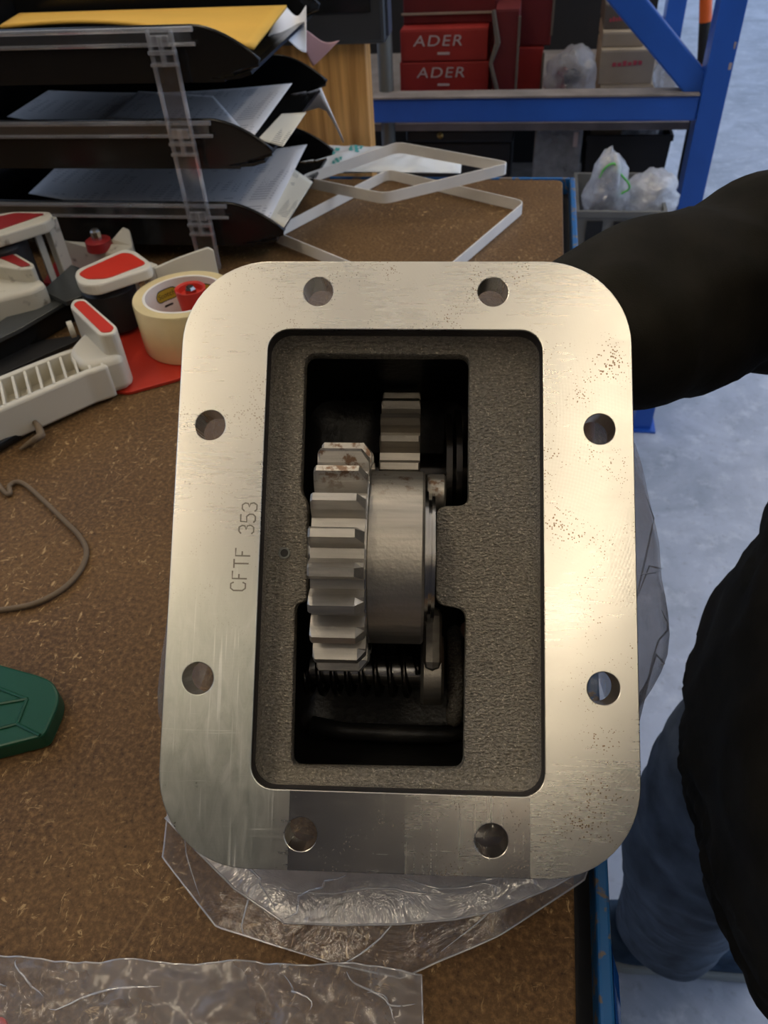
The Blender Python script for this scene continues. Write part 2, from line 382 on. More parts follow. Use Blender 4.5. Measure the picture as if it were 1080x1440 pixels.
ORANGE = mat('orange_plastic', (.75, .13, .02), .4)
DARKWALL = mat('dark_wall', (.05, .045, .045), .9); WALLM = mat('painted_wall', (.30, .30, .30), .9)
CLEAR = make_film('clear_acrylic', .13, (.95, .95, .95), .4, .05, 20); CLEARE = make_film('acrylic_edge', .30, (.95, .95, .95), .5, .05, 20); CLEAR2 = make_film('thin_clear_acrylic', .03, (.96, .96, .96), .10, .05, 20); FILM = make_film('clear_film', .17, (.97, .97, .98), gloss=.08, crinkle=.35); FILM2 = make_film('milky_film', .55, gloss=.26, crinkle=.7, scale=30); FILM3 = make_film('flat_film', .30, (.95, .95, .95), .04, .22, 12)
WRAP = make_film('dusty_wrap', .34, (.75, .76, .78), .08, .8, 20); EDGEF = make_film('film_fold_edge', .45, (.97, .97, .98), .5, .1, 20); WHITEFILM = make_film('white_bag_film', .8, (.92, .95, .97), .2, .8, 30)

# ------------------------------------------------------------------ the setting
BZ = .90
o = MB().box(-6, 6, -4, 11, -.1, 0).build('floor', FLOOR); struct(o)
o = MB().box(-6, 6, -2.0, -1.9, 0, 3.6).build('added_dark_wall', DARKWALL); struct(o)  # unseen dark wall, added to darken the flange's lower reflection
o = MB().box(-6.1, -6, -1.9, 11, 0, 3.2).build('wall_left', WALLM); struct(o)
o = MB().box(-3.2, 2.4, -1.9, 7.0, 3.60, 3.68).build('ceiling', mat('cream_ceiling', (.76, .72, .64), .9)); struct(o)
o = MB().box(-6, 6, 11, 11.1, 0, 3.2).build('wall_back', WALLM); struct(o)

def tube_lamp(x, y, length, z, label, strength, colr):
    r = thing('fluorescent_lamp', label, 'lamp', (x, y, z), 'fluorescent lamps under the roof')
    h = length / 2
    P(MB().box(x - .022, x + .022, y - h, y + h, z - .01, z + .05), 'housing', mat('lamp_housing', (.8, .8, .8), .4), r, bevel=.006)
    em = bpy.data.materials.new('tube_glow'); em.use_nodes = True; b = em.node_tree.nodes['Principled BSDF']
    b.inputs['Emission Color'].default_value = (*colr, 1); b.inputs['Emission Strength'].default_value = strength; b.inputs['Base Color'].default_value = (.9, .9, .9, 1)
    for dx in (-.045, .045):
        P(MB().tube([(x + dx, y - h + .04, z), (x + dx, y + h - .04, z)], .018, 12), 'tube', em, r, smooth=.6)
    for e in (-1, 1):
        P(MB().box(x - .07, x + .07, y + e * (h - .04) - .012, y + e * (h - .04) + .012, z - .022, z + .04), 'end_cap', mat('lamp_cap', (.7, .7, .7), .5), r)
        P(MB().tube([(x, y + e * h * .7, z + .05), (x, y + e * h * .7, 3.6)], .004, 6), 'hanger', mat('lamp_wire', (.3, .3, .3), .4, 1), r)
    return r
WARM = (1.0, .83, .60)
tube_lamp(.60, -.75, 1.9, 2.55, 'long twin tube lamp hanging over the right edge of the workbench', LAMP * .72, WARM)
tube_lamp(-.75, -.35, 1.9, 2.55, 'long twin tube lamp hanging over the left half of the workbench', LAMP, WARM)
tube_lamp(-.55, 1.95, 1.9, 2.55, 'added twin tube lamp, out of view, brightening the trays and rack', LAMP * 1.15, WARM)  # added fill lamp for bench back and rack, kept out of flange reflection
tube_lamp(1.15, 1.75, 1.9, 2.55, 'added twin tube lamp, out of view, brightening the floor beside the rack', LAMP * 1.15, (1.0, .92, .82))  # second added fill lamp, unseen, lifts the floor and rack side

# workbench
bx0, bx1, by0, by1 = -1.35, .046, -.12, 1.075
wb = thing('workbench', 'workbench with worn brown hardboard top and chipped blue steel rim', 'workbench', ((bx0 + bx1) / 2, .48, 0))
P(MB().loft([[Vector((p[0], p[1], z)) for p in round_poly([(bx0, by0), (bx1, by0), (bx1, by1), (bx0, by1)], .012)] for z in (BZ - .022, BZ)]), 'top_board', BENCH, wb, bevel=.0012)
P(MB().box(bx0, bx1 + .010, by0, by1 + .008, BZ - .05, BZ - .022), 'black_under_tray', BLACKM, wb)
def rim(x0, y0, x1, y1): return MB().box(x0, x1, y0, y1, BZ - .055, BZ - .001)
e1 = P(rim(bx1 + .010, by0 - .01, bx1 + .0165, by1 + .013), 'edge_rim', BENCHBLUE, wb, bevel=.0015)
P(rim(bx0, by1 + .008, bx1 + .010, by1 + .0135), 'edge_rim', BENCHBLUE, wb, bevel=.0012)
P(MB().box(bx0, bx1, by0 - .006, by0, BZ - .055, BZ - .001), 'edge_rim', BENCHBLUE, wb)
for lx in (bx0 + .05, bx1 - .06):
    for ly in (by0 + .05, by1 - .06): P(MB().box(lx, lx + .05, ly, ly + .05, 0, BZ - .05), 'leg', BENCHBLUE, wb, bevel=.003)
P(MB().box(bx0 + .1, bx1 - .06, by1 - .05, by1 - .02, .2, .25), 'stretcher', BENCHBLUE, wb)
q = [at(857, 1325, BZ), at(864, 1338, BZ), at(873, 1366, BZ), at(878, 1405, BZ), at(878, 1470, BZ)]
tp = MB(); tp.loft([[Vector((bx1 + .0167, q_.y, BZ - .002)), Vector((q_.x, q_.y, BZ - .006 - .004 * (i % 2))), Vector((q_.x - .001, q_.y, BZ - .03)), Vector((bx1 + .0167, q_.y, BZ - .035))] for i, q_ in enumerate(q)], True, True)
P(tp, 'tape_wrap', TAPEBLUE, wb, smooth=1.0)

# ------------------------------------------------------------------ the gear unit held up to the camera
O = Vector((-.03968, .21168, 1.06273))
Uv = Vector((.9920, .1182, -.0330)).normalized(); Nv = Vector((-.1010, .6340, -.7670)); Nv = (Nv - Nv.dot(Uv) * Uv).normalized(); Vv = Nv.cross(Uv)
RF = Matrix((Uv, Vv, Nv)).transposed()
def fw(u, v, n): return O + RF @ Vector((u, v, n)) * .001        # unit coordinates (mm) -> workshop
BASE = Vector((fw(0, 96, 121).x, fw(0, 96, 121).y, BZ))
gu = thing('power_take_off', 'cast iron gear unit with a machined bolt flange, tilted up on the bench', 'gear unit', BASE, rot=RF)
OFF = RF.transposed() @ (O - BASE)
def G(mb, name, m, parent=None, **k):
    mb.v = [(p[0] * .001, p[1] * .001, p[2] * .001) for p in mb.v]
    return mb.build(name, m, parent or gu, loc=None if parent else OFF, **k)

holes = [(sx * 36.7, sy * 109.7) for sx in (-1, 1) for sy in (-1, 1)] + [(sx * 80, sy * 51.6) for sx in (-1, 1) for sy in (-1, 1)]
outer = rr(93.6, 123.2, 36, 14)
v_, f_ = plate([outer, rr(57.2, 93.2, 9, 8)] + [circ(x, y, 6.3, 40) for x, y in holes], 0, 14, .35)
fl = G(MB().add(v_, f_), 'flange', FLANGE)
# stamped number
STROKES = {'C': [[(.95, .8), (.8, 1), (.3, 1), (.05, .8), (.05, .2), (.3, 0), (.8, 0), (.95, .2)]],
           'F': [[(.1, 0), (.1, 1), (.95, 1)], [(.1, .55), (.6, .55)]], 'T': [[(0, 1), (1, 1)], [(.5, 1), (.5, 0)]],
           '3': [[(.05, .85), (.3, 1), (.75, 1), (.95, .8), (.9, .6), (.5, .52), (.9, .45), (.98, .2), (.75, 0), (.25, 0), (.03, .15)]],
           '5': [[(.95, 1), (.15, 1), (.1, .58), (.7, .6), (.97, .4), (.95, .15), (.7, 0), (.25, 0), (.03, .12)]]}
mk = MB()
for i, ch in enumerate('CFTF 353'):
    if ch == ' ': continue
    v0 = 16.6 - i * 4.62
    cu = -65.4 + (16.6 - v0) * .105
    for st in STROKES[ch]:
        mk.tube([(cu + (.5 - y) * 6.0, v0 - x * 3.7, -.02) for x, y in st], .36, 6, flat=.12, up=(0, 0, 1))
G(mk, 'stamped_number', STAMP, fl)
# cast recess: wall with a fillet, and the floor with its two-lobed window
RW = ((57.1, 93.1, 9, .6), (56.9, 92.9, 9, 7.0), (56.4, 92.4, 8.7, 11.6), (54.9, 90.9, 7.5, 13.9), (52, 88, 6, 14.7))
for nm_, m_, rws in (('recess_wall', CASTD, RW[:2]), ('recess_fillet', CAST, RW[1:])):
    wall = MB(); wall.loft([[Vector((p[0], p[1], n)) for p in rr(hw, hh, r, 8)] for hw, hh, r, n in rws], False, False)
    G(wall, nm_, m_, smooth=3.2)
win = round_poly([(-43.5, -87.5), (28, -87.5), (28.0, -21.5), (14.5, -21.0), (14.7, 20.4), (27.3, 22.0), (26.8, 86.7), (-43.6, 87.7), (-44.3, 21.5), (-39.5, 20), (-40.4, -22), (-43.5, -27)], 4.5, 5)
v_, f_ = plate([rr(54.5, 90.5, 7.5, 8), win], 14.3, 22.3, 1.0)
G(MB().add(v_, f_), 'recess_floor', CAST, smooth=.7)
# housing: outer casting and dark cavity
hs = MB(); hs.loft([[Vector((p[0], p[1], n)) for p in rr(hw, hh, r, 8)] for hw, hh, r, n in ((64, 100, 16, 13.8), (63.5, 99.5, 16, 40), (62, 98, 16, 100), (58, 94.5, 15, 115), (50, 86, 12, 121.5))], False, True)
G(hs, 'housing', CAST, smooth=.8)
cv = MB(); cv.loft([[Vector((p[0], p[1], n)) for p in rr(hw, hh, r, 6, cx, 0)] for hw, hh, r, n, cx in ((44.0, 91.5, 7, 20, -9), (45, 92, 8, 60, -9.5), (44, 91, 12, 104, -9.5), (38, 84, 12, 110, -9.5))], False, True)
G(cv, 'cavity_lining', CAVITY, smooth=.8)
rb = MB(); rb.tube([(-46, 82, 92), (-30, 84.5, 90), (0, 85, 89.5), (20, 85, 90), (33, 83, 92)], 4.5, 10)
G(rb, 'cavity_rib', CAVITY, smooth=3.2)
rb = MB(); rb.tube([(26 + .0 * a, 55 + 21 * math.sin(a), 84 - 16 * math.cos(a)) for a in [-1.5 + .25 * k for k in range(13)]], 4.2, 8)
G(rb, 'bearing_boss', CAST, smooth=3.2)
# roll pin in the recess floor
G(MB().ring([(2.5, .2), (2.5, -.9), (1.7, -.9), (1.7, .2)], (-49.5, 0, 14.4), 'z', 20), 'roll_pin', GREYM)
G(MB().lathe([(1.75, -.35), (1.75, -.25)], (-49.5, 0, 14.4), 'z', 16), 'pin_bore', CAVITY)

def gear(u0, u1, v0, n0, Rt, N, phase, root, c0, c1, slant=0.0):
    prof = []; p = 2 * PI / N; d = math.radians(1)
    hw = p / 2
    tip, mid, rt = 1.55 / Rt * 1.05, hw * .47, hw * .68
    for i in range(N):
        a = i * p + phase
        for da, r in ((-rt, root), (-mid, root + (Rt - root) * .55), (-tip, Rt), (tip, Rt), (mid, root + (Rt - root) * .55), (rt, root)):
            prof.append((a + da, r))
    def ringat(u, cut, sq=1.0):
        out = []
        for a, r in prof:
            rr__ = min(r, Rt - cut); out.append(Vector((u, v0 + rr__ * math.sin(a + slant * (u - u0)), n0 - rr__ * math.cos(a + slant * (u - u0)))))
        return out
    mb = MB(); mb.loft([ringat(u0, c0), ringat(u0 + c0 * .8, 0), ringat(u1 - c1 * .8, 0), ringat(u1, c1)], True, True)
    return mb
g1 = G(gear(-34.6, -13.4, 0, 26, 49.5, 21, math.radians(10.9), 40.2, 1.2, 4.2), 'input_gear', GEAR)
hb = MB(); hb.ring([(20, -13.5), (36.4, -13.5), (37.3, -12.6), (37.3, 8.6), (36.3, 9.6), (20, 9.6)], (0, 0, 26), 'x', 96)
G(hb, 'hub', HUBM, smooth=.5)
G(MB().lathe([(36.6, -13.6), (40.4, -13.6), (40.4, -12.9), (36.6, -12.9)], (0, 0, 26), 'x', 64, False), 'hub_collar', BRIGHT, g1)
sh = MB(); sh.lathe([(9, -46), (9, -35.5), (21, -35), (21, 9), (29.5, 9.8), (29.5, 11.2), (26.5, 11.3), (26.5, 12.6), (28, 12.7), (28, 14.0), (9, 14.1), (9, 34)], (0, 0, 26), 'x', 64)
G(sh, 'main_shaft', BRIGHT, smooth=.5)
G(gear(-12.3, 7.2, -48, 95, 44.0, 20, math.radians(4), 36, .9, .9), 'output_gear', GEAR2)
G(MB().lathe([(12, -45), (12, 34)], (0, -48, 95), 'x', 32), 'output_shaft', BLACKSTEEL, smooth=.5)
for i, (u, r) in enumerate(((21, 31), (25.5, 33))):
    G(MB().ring([(22, u - 1.4), (r, u - 1.4), (r, u + 1.4), (22, u + 1.4)], (0, -44, 72), 'x', 48), 'bearing_race', BLACKSTEEL, smooth=.5)
# selector: lug, fork arm, collar, spring on its rod
lg = MB(); lg.lathe([(6, 9.9), (8.2, 10.8), (8.6, 12.5), (8.6, 18), (7.6, 18.8)], (0, -28.8, 30), 'x', 32)
G(lg, 'selector_lug', HUBM, smooth=.6)
G(MB().box(10.0, 18.4, 21, 50, 40, 62), 'fork_arm', GEAR2, bevel=1.2)
G(MB().lathe([(9, 9.0), (15.8, 9.2), (16.8, 10.5), (16.8, 18.5), (15.6, 19.8), (6, 20)], (0, 51, 68), 'x', 40), 'selector_collar', HUBM, smooth=.6)
G(MB().lathe([(7.6, -44), (7.6, 19)], (0, 52, 70), 'x', 24), 'selector_rod', BRIGHT, smooth=.5)
sp = MB(); turns = 8; sp.tube([(-46 + 54 * k / (turns * 16), 53 + 11 * math.sin(2 * PI * k / 16), 70 - 11 * math.cos(2 * PI * k / 16)) for k in range(turns * 16 + 1)], 1.5, 6)
G(sp, 'return_spring', BLACKSTEEL, smooth=3.2)

# ------------------------------------------------------------------ bag around the unit
def crinkle(p, amp, sc, seed=0):
    q = Vector(p) * sc + Vector((seed, seed * 1.7, seed * .3))
    n1 = noise.noise_vector(q); r = 1 - abs(noise.noise(q * 2.1)) * 2
    return n1 * amp + Vector((0, 0, 1)) * (r * amp * .5)
bag = thing('plastic_bag', 'clear crinkled plastic bag pulled over the back of the gear unit', 'plastic bag', (BASE.x, BASE.y, BZ))
# outline of the bag in unit coordinates, by angle: (u, v) at two depths, then on the bench
K = 96
def ang_interp(tab, a):
    a = a % 360; tb = sorted(tab); tb = [(tb[-1][0] - 360, *tb[-1][1:])] + tb + [(tb[0][0] + 360, *tb[0][1:])]
    for p, q in zip(tb, tb[1:]):
        if p[0] <= a <= q[0]:
            t = (a - p[0]) / (q[0] - p[0]); t = t * t * (3 - 2 * t); return [p[i] + (q[i] - p[i]) * t for i in range(1, len(p))]
def super_r(a, hw, hh, e=5):
    c, s = abs(math.cos(a)), abs(math.sin(a)); return ((c / hw) ** e + (s / hh) ** e) ** (-1 / e)
rings = []
ring = []
for i in range(K):
    d = 360 * i / K; a = math.radians(d)
    inn_ = ang_interp([(0, 1), (150, 1), (185, 0), (300, 0), (325, 1)], d)[0]
    r = (super_r(a, 66.5, 102.5) + 1.5) * inn_ + (super_r(a, 92.5, 121.5) - 2.5) * (1 - inn_)
    ring.append(fw(r * math.cos(a), r * math.sin(a), 24 * inn_ + 15.2 * (1 - inn_)))
rings.append(ring)
benchpts = [(0, .062, .27), (20, .072, .22), (42, .050, .158), (62, .012, .128), (78, -.030, .1045), (95, -.058, .1055), (115, -.118, .113), (138, -.155, .140), (160, -.168, .19), (180, -.170, .26), (215, -.15, .36), (270, -.04, .40), (320, .04, .37)]
for kk, n in enumerate((15.5, 22, 34, 50, 66)):
    ring = []
    for i in range(K):
        d = 360 * i / K; a = math.radians(d)
        ext = ang_interp([(0, 26), (17, 31), (45, 8), (60, 6), (90, 10), (120, 8), (135, 12), (148, 22), (165, 17), (180, 6), (225, 4), (270, 6), (315, 4), (340, 21)], d)[0]
        t = (0, .30, .72, 1.0, 1.0)[kk]
        r = super_r(a, 92.5, 121.5) + ext * t - (1.5 if kk == 0 else 0)
        p = fw(r * math.cos(a), r * math.sin(a), n); ring.append(p + crinkle(p, .0035 * t, 22))
    rings.append(ring)
last = []
for i in range(K):
    x, y = ang_interp(benchpts, 360 * i / K); p = Vector((x, y, BZ + .003 + .0025 * (1 + noise.noise(Vector((x * 60, y * 60, 1))))))
    last.append(p)
for s in (.35, .7, .92):
    ring = []
    for a, b in zip(rings[5], last):
        p = a.lerp(b, s); p.z = a.z + (b.z - a.z) * (s ** .75); p = p + crinkle(p, .006 * (1 - abs(2 * s - 1)) + .0015, 18, 3)
        p.z = max(p.z, BZ + .0035); ring.append(p)
    rings.append(ring)
rings.append(last)
for r_ in rings:
    for p in r_:
        if p.x < .066 and p.z < BZ + .003: p.z = BZ + .003
b = MB(); b.loft(rings, False, False); P(b, 'outer_film', FILM, bag, smooth=3.2)
P(MB().tube([last[i] for i in range(int(K * 40 / 360), int(K * 165 / 360))], .00045, 6), 'folded_edge', EDGEF, bag, smooth=3.2)
for (i0, k0, i1, k1) in ((22, 6, 25, 9), (30, 5, 29, 9), (15, 6, 19, 8), (36, 6, 33, 8), (3, 3, 5, 6), (6, 3, 4, 7), (92, 3, 2, 7), (1, 2, 0, 6), (8, 4, 11, 8)):
    pts_ = []
    for q in range(9):
        t = q / 8; fi = i0 + ((i1 - i0 + K // 2) % K - K // 2) * t; fk = k0 + (k1 - k0) * t; ia = int(math.floor(fi)) % K; ka = min(int(fk), len(rings) - 2); u_, v__ = fi - math.floor(fi), fk - ka
        pts_.append(rings[ka][ia].lerp(rings[ka][(ia + 1) % K], u_).lerp(rings[ka + 1][ia].lerp(rings[ka + 1][(ia + 1) % K], u_), v__))
    P(MB().tube(pts_, [.0001 + .00035 * math.sin(PI * q / 8) for q in range(9)], 5), 'crease', EDGEF, bag, smooth=3.2)
# gathered inner fold hanging from the flange's lower edge
top = [(-86, 92), (-78, 104), (-64, 114), (-45, 119), (-20, 120), (10, 120), (40, 120), (60, 117), (76, 108), (86, 96)]
low = [(232, 1150, .955), (275, 1195, .952), (330, 1250, .945), (400, 1298, .935), (480, 1301, .935), (560, 1300, .935), (640, 1293, .936), (700, 1280, .938), (780, 1246, .945), (838, 1212, .952)]
vs_, fs_ = [], []; NJ = 12
for i in range(9 * 5 + 1):
    k = min(i // 5, 8); t = i / 5 - k
    a = fw(top[k][0] + (top[k+1][0] - top[k][0]) * t, top[k][1] + (top[k+1][1] - top[k][1]) * t, 17)
    l0, l1 = at(*low[k][:2], z=low[k][2]), at(*low[k+1][:2], z=low[k+1][2]); b_ = l0.lerp(l1, t)
    for j in range(NJ + 1):
        s = j / NJ; p = a.lerp(b_, s) + Nv * .012 * math.sin(PI * s); vs_.append(p + crinkle(p, .0035 * math.sin(PI * min(1, s + .1)), 45, 9))
for i in range(45):
    for j in range(NJ):
        q = i * (NJ + 1) + j; fs_.append((q, q + NJ + 1, q + NJ + 2, q + 1))
fold_v = list(vs_)
P(MB().add(vs_, fs_), 'inner_fold', FILM2, bag, smooth=3.2)
P(MB().tube([fold_v[i * (NJ + 1) + NJ] for i in range(46)], .0005, 6), 'folded_edge', EDGEF, bag, smooth=3.2)
for (i0, j0, i1, j1) in ((14, 8, 30, 8), (30, 8, 37, 5), (6, 5, 14, 11), (20, 4, 15, 11), (24, 6, 34, 9), (38, 6, 42, 11), (8, 8, 12, 6)):
    pts_ = []
    for q in range(11):
        t = q / 10; ii = round(i0 + (i1 - i0) * t); jj = j0 + (j1 - j0) * t + .5 * math.sin(t * 7 + i0); j_ = max(0, min(NJ - 1, int(jj))); pts_.append(fold_v[ii * (NJ + 1) + j_].lerp(fold_v[ii * (NJ + 1) + j_ + 1], jj - int(jj)) - Nv * .0006)
    P(MB().tube(pts_, [.0001 + .0005 * math.sin(PI * q / 10) for q in range(11)], 5), 'crease', EDGEF, bag, smooth=3.2)

# loose film lying at the near edge of the bench
c = [at(-60, 1352, BZ), at(594, 1372, BZ), at(600, 1600, BZ), at(-60, 1600, BZ)]
def ff(u, v):
    x, y = u * 9, v * 5
    return (0, .004 * noise.noise(Vector((x * .6, 3, 0))) * (1 - v), .004 + .005 * abs(noise.noise(Vector((x, y, 2)))) + .004 * (1 - abs(noise.noise(Vector((x * 2.2, y * 2.2, 5))))) )
o = patch(c, 70, 30, ff).build('plastic_film', FILM3, smooth=3.2); tag(o, 'flat crumpled clear film lying at the near edge of the bench', 'plastic film')
e_ = patch(c, 70, 30, ff).v
MB().tube([e_[i * 31] for i in range(71)], .0004, 6).build('folded_edge', EDGEF, o, smooth=3.2)
MB().tube([e_[70 * 31 + j] for j in range(31)], .0004, 6).build('folded_edge', EDGEF, o, smooth=3.2)
for (i0, j0, i1, j1) in ((14, 9, 34, 4), (10, 1, 14, 8), (58, 1, 67, 10), (50, 2, 54, 9), (6, 1, 8, 6), (62, 6, 69, 7)):
    pts_ = [Vector(e_[round(i0 + (i1 - i0) * q / 12) * 31 + round(j0 + (j1 - j0) * q / 12)]) + Vector((0, 0, .0004)) for q in range(13)]
    MB().tube([sum((pts_[max(0, min(12, k + d))] for d in (-2, -1, 0, 1, 2)), Vector()) / 5 + Vector((.0018 * math.sin(k * .8 + i0), .0015 * math.sin(k * .6 + j1), 0)) for k in range(13)], [.0001 + .0004 * math.sin(PI * k / 12) for k in range(13)], 5).build('crease', EDGEF, o, smooth=3.2)


# ------------------------------------------------------------------ letter trays
TY0, TY1 = .803, 1.066
def sidewall(zr, y, th):          # long wall seen from the side, swept down at the open end
    p = [(-.66, zr), (-.325, zr)]
    for k in range(1, 9):
        t = k / 8; p.append((-.325 + .063 * t, zr - .029 * t ** 1.8))
    p += [(-.264, zr - .033), (-.290, zr - .040), (-.315, zr - .044), (-.66, zr - .044)]
    mb = MB(); mb.loft([[Vector((a, y, b)) for a, b in p], [Vector((a, y + th, b)) for a, b in p]]); return mb, p
trays = []
for i, zr in enumerate((1.137, 1.0545, .970)):
    lab = ('uppermost black letter tray of the stack, holding a yellow envelope', 'middle black letter tray of the stack, holding printed sheets', 'lowest black letter tray of the stack, standing on the bench')[i]
    t = thing('letter_tray', lab, 'letter tray', (-.45, .93, zr - .05), 'stacked letter trays')
    mb, p = sidewall(zr, TY0, .003); P(mb, 'side_wall', BLACK, t)
    mb, p = sidewall(zr, TY1 - .003, .003); P(mb, 'side_wall', BLACK, t)
    P(MB().box(-.66, -.300, TY0, TY1, zr - .0475, zr - .044), 'tray_floor', BLACK, t)
    P(MB().box(-.663, -.66, TY0, TY1, zr - .0475, zr), 'back_wall', BLACK, t)
    # lipped front: floor edge with its two rounded horns
    lip = MB(); lip.loft([[Vector((x, y, z)) for y in (TY0 + .001, TY0 + .06, TY0 + .075, TY1 - .075, TY1 - .06, TY1 - .001)] for x, z in ((-.300, zr - .0445), (-.285, zr - .0435), (-.272, zr - .040))], False, False, False)
    lp = P(lip, 'front_lip', BLACK, t, solid=.003)
    for zz, rd_ in ((zr - .001, .0024), (zr - .0135, .0019)): P(MB().tube([(-.66, TY0 - .004, zz), (-.322, TY0 - .004, zz)], rd_, 8), 'clear_rail', CLEARE, t, smooth=.7)
    P(MB().box(-.66, -.325, TY0 - .0050, TY0 - .0030, zr - .013, zr - .003), 'rail_web', CLEAR2, t)
    for yy in (TY0 + .0015, TY1 - .0015): P(MB().tube([(a, yy, b) for a, b in p[:12]], .0021, 8), 'rim', BLACK, t, smooth=3.2)
    trays.append(t)
def riser(z0, z1, lab):
    r = thing('clear_riser', lab, 'tray riser', (-.35, TY0 - .008, z0), 'clear tray risers')
    x0, x1 = -.3655, -.3395; y0 = TY0 - .014
    for x in (x0, x1 - .0025): P(MB().box(x, x + .0025, y0, y0 + .005, z0, z1), 'riser_side', CLEARE, r)
    P(MB().box(x0 + .0025, x1 - .0025, y0 + .003, y0 + .0042, z0, z1), 'riser_web', CLEAR2, r)
    P(MB().box(x0 - .001, x1 + .001, y0 - .002, y0 + .004, z1 - .020, z1 - .0165), 'riser_clip', CLEARE, r, bevel=.0006)
    P(MB().box(x0 - .001, x1 + .001, y0 - .002, y0 + .004, z1 - .030, z1 - .027), 'riser_clip', CLEARE, r, bevel=.0006)
    P(MB().box(x0 + .004, x1 - .004, y0 - .001, y0 + .003, z1 - .013, z1 - .004), 'riser_clip', CLEARE, r, bevel=.0006)
    P(MB().box(x0 + .011, x0 + .015, y0 - .002, y0 + .003, z1 - .030, z1 - .004), 'riser_clip', CLEARE, r, bevel=.0006)
riser(1.0545, 1.137, 'clear plastic riser holding up the uppermost letter tray')
riser(.970, 1.0545, 'clear plastic riser holding up the middle letter tray')
riser(BZ, .970, 'clear plastic riser between the bench and the lowest letter tray')
def sheet(name, m, corners, lab, cat, fn=None, group=None, th=.0004):
    o = patch(corners, 24, 12, fn)
    ctr = sum((Vector(c_) for c_ in corners), Vector()) / 4
    o.v = [tuple(Vector(p) - ctr) for p in o.v]
    o = o.build(name, m, smooth=3.2, solid=th); o.location = ctr
    return tag(o, lab, cat, group)
wav = lambda a, k=5: (lambda u, v: (0, 0, a * math.sin(k * u + 2 * v)))
curl = lambda a, up=0: (lambda u, v: (0, 0, -a * u * u * (1 - v) + up * max(0, u - .7) ** 2))
# top tray: envelope and slips
sheet('envelope', ENV, [at(0, 38, Y=.812), at(357, 68, Y=.835), at(403, 9, Y=1.0), at(28, 20, Y=1.04)], 'yellow manila envelope lying on top of the letter tray stack', 'envelope', lambda u, v: (0, 0, .012 * math.sin(PI * u) * (1 - v) * (u > .02)), th=.003)
sheet('letter_sheet', PAPER, [at(10, 164, z=1.030), at(358, 190, z=1.036), at(411, 117, z=1.044), at(68, 127, z=1.030)], 'printed sheet in the middle tray with its corner curling up', 'sheet of paper', lambda u, v: (0, 0, -.006 * math.sin(PI * u)), 'printed sheets in the letter trays')
sheet('letter_sheet', PAPER, [at(150, 166, z=1.032), at(345, 186, z=1.036), at(300, 135, z=1.040), at(195, 128, z=1.034)], 'smaller printed sheet lying beneath the curled sheet in the middle tray', 'sheet of paper', None, 'printed sheets in the letter trays')
sheet('delivery_slip', SLIP, [at(362, 196, z=1.030), at(398, 206, z=1.024), at(431, 158, z=1.032), at(396, 160, z=1.036)], 'cream slip poking out of the open end of the middle tray', 'paper slip')
sheet('letter_sheet', PAPER, [at(40, 272, z=.948), at(378, 310, z=.950), at(432, 203, z=.958), at(82, 232, z=.946)], 'printed sheet in the lowest tray with its end lifted', 'sheet of paper', lambda u, v: (0, 0, -.006 * math.sin(PI * u)), 'printed sheets in the letter trays')
sheet('delivery_slip', SLIP, [at(372, 308, z=.946), at(399, 320, z=.942), at(440, 256, z=.946), at(414, 238, z=.952)], 'cream slip poking out of the open end of the lowest tray', 'paper slip')
sheet('folded_sheet', WHITEP, [at(376, 52, Y=.98), at(430, 66, Y=1.0), at(431, 13, Y=1.035), at(400, 15, Y=1.035)], 'white sheet sticking out of the uppermost tray beside the yellow envelope', 'sheet of paper', wav(.006))
sheet('pink_sheet', PINK, [at(424, 70, Y=1.082), at(440, 88, Y=1.082), at(478, 60, Y=1.086), at(430, 46, Y=1.086)], 'pink folded sheet sticking out behind the uppermost tray', 'sheet of paper', wav(.004))
rbn = [at(400, 134, Y=1.08), at(428, 126, Y=1.085), at(446, 128, Y=1.085), at(458, 146, Y=1.085), at(470, 170, Y=1.088), at(482, 197, Y=1.09)]
mb = MB(); wd = [.026, .026, .020, .009, .005, .004]
mb.loft([[p + Vector((0, 0, w)), p + Vector((.002, -.002, 0)), p - Vector((0, 0, w)), p + Vector((0, .001, 0))] for p, w in zip(rbn, wd)])
o = mb.build('torn_wrapper', WHITEP, smooth=3.2); tag(o, 'torn white wrapper hanging between the trays and the wooden cabinet', 'wrapper')

# ------------------------------------------------------------------ cabinet and dark machine behind the bench
cb = thing('wooden_stand', 'wood-grained slab stand behind the workbench carrying the dark screen', 'stand', (-.6, 1.25, 0))
P(MB().box(-1.2, -.240, 1.22, 1.26, .0, 1.035), 'front_panel', WOOD, cb, bevel=.002)
P(MB().box(-1.2, -.240, 1.26, 1.30, .0, .04), 'foot', WOOD, cb, bevel=.002)
pm = thing('monitor', 'dark grey flat screen standing on the wooden stand', 'monitor', (-.62, 1.24, 1.036))
P(MB().box(-1.1, -.207, 1.20, 1.245, 1.0365, 1.40), 'body', DGREY, pm, bevel=.006)
P(MB().box(-1.08, -.225, 1.198, 1.2, 1.075, 1.38), 'panel', BLACK, pm, bevel=.0008)
P(MB().box(-.2075, -.2035, 1.21, 1.24, 1.045, 1.39), 'side_trim', mat('slate_plastic', (.05, .06, .085), .4), pm)

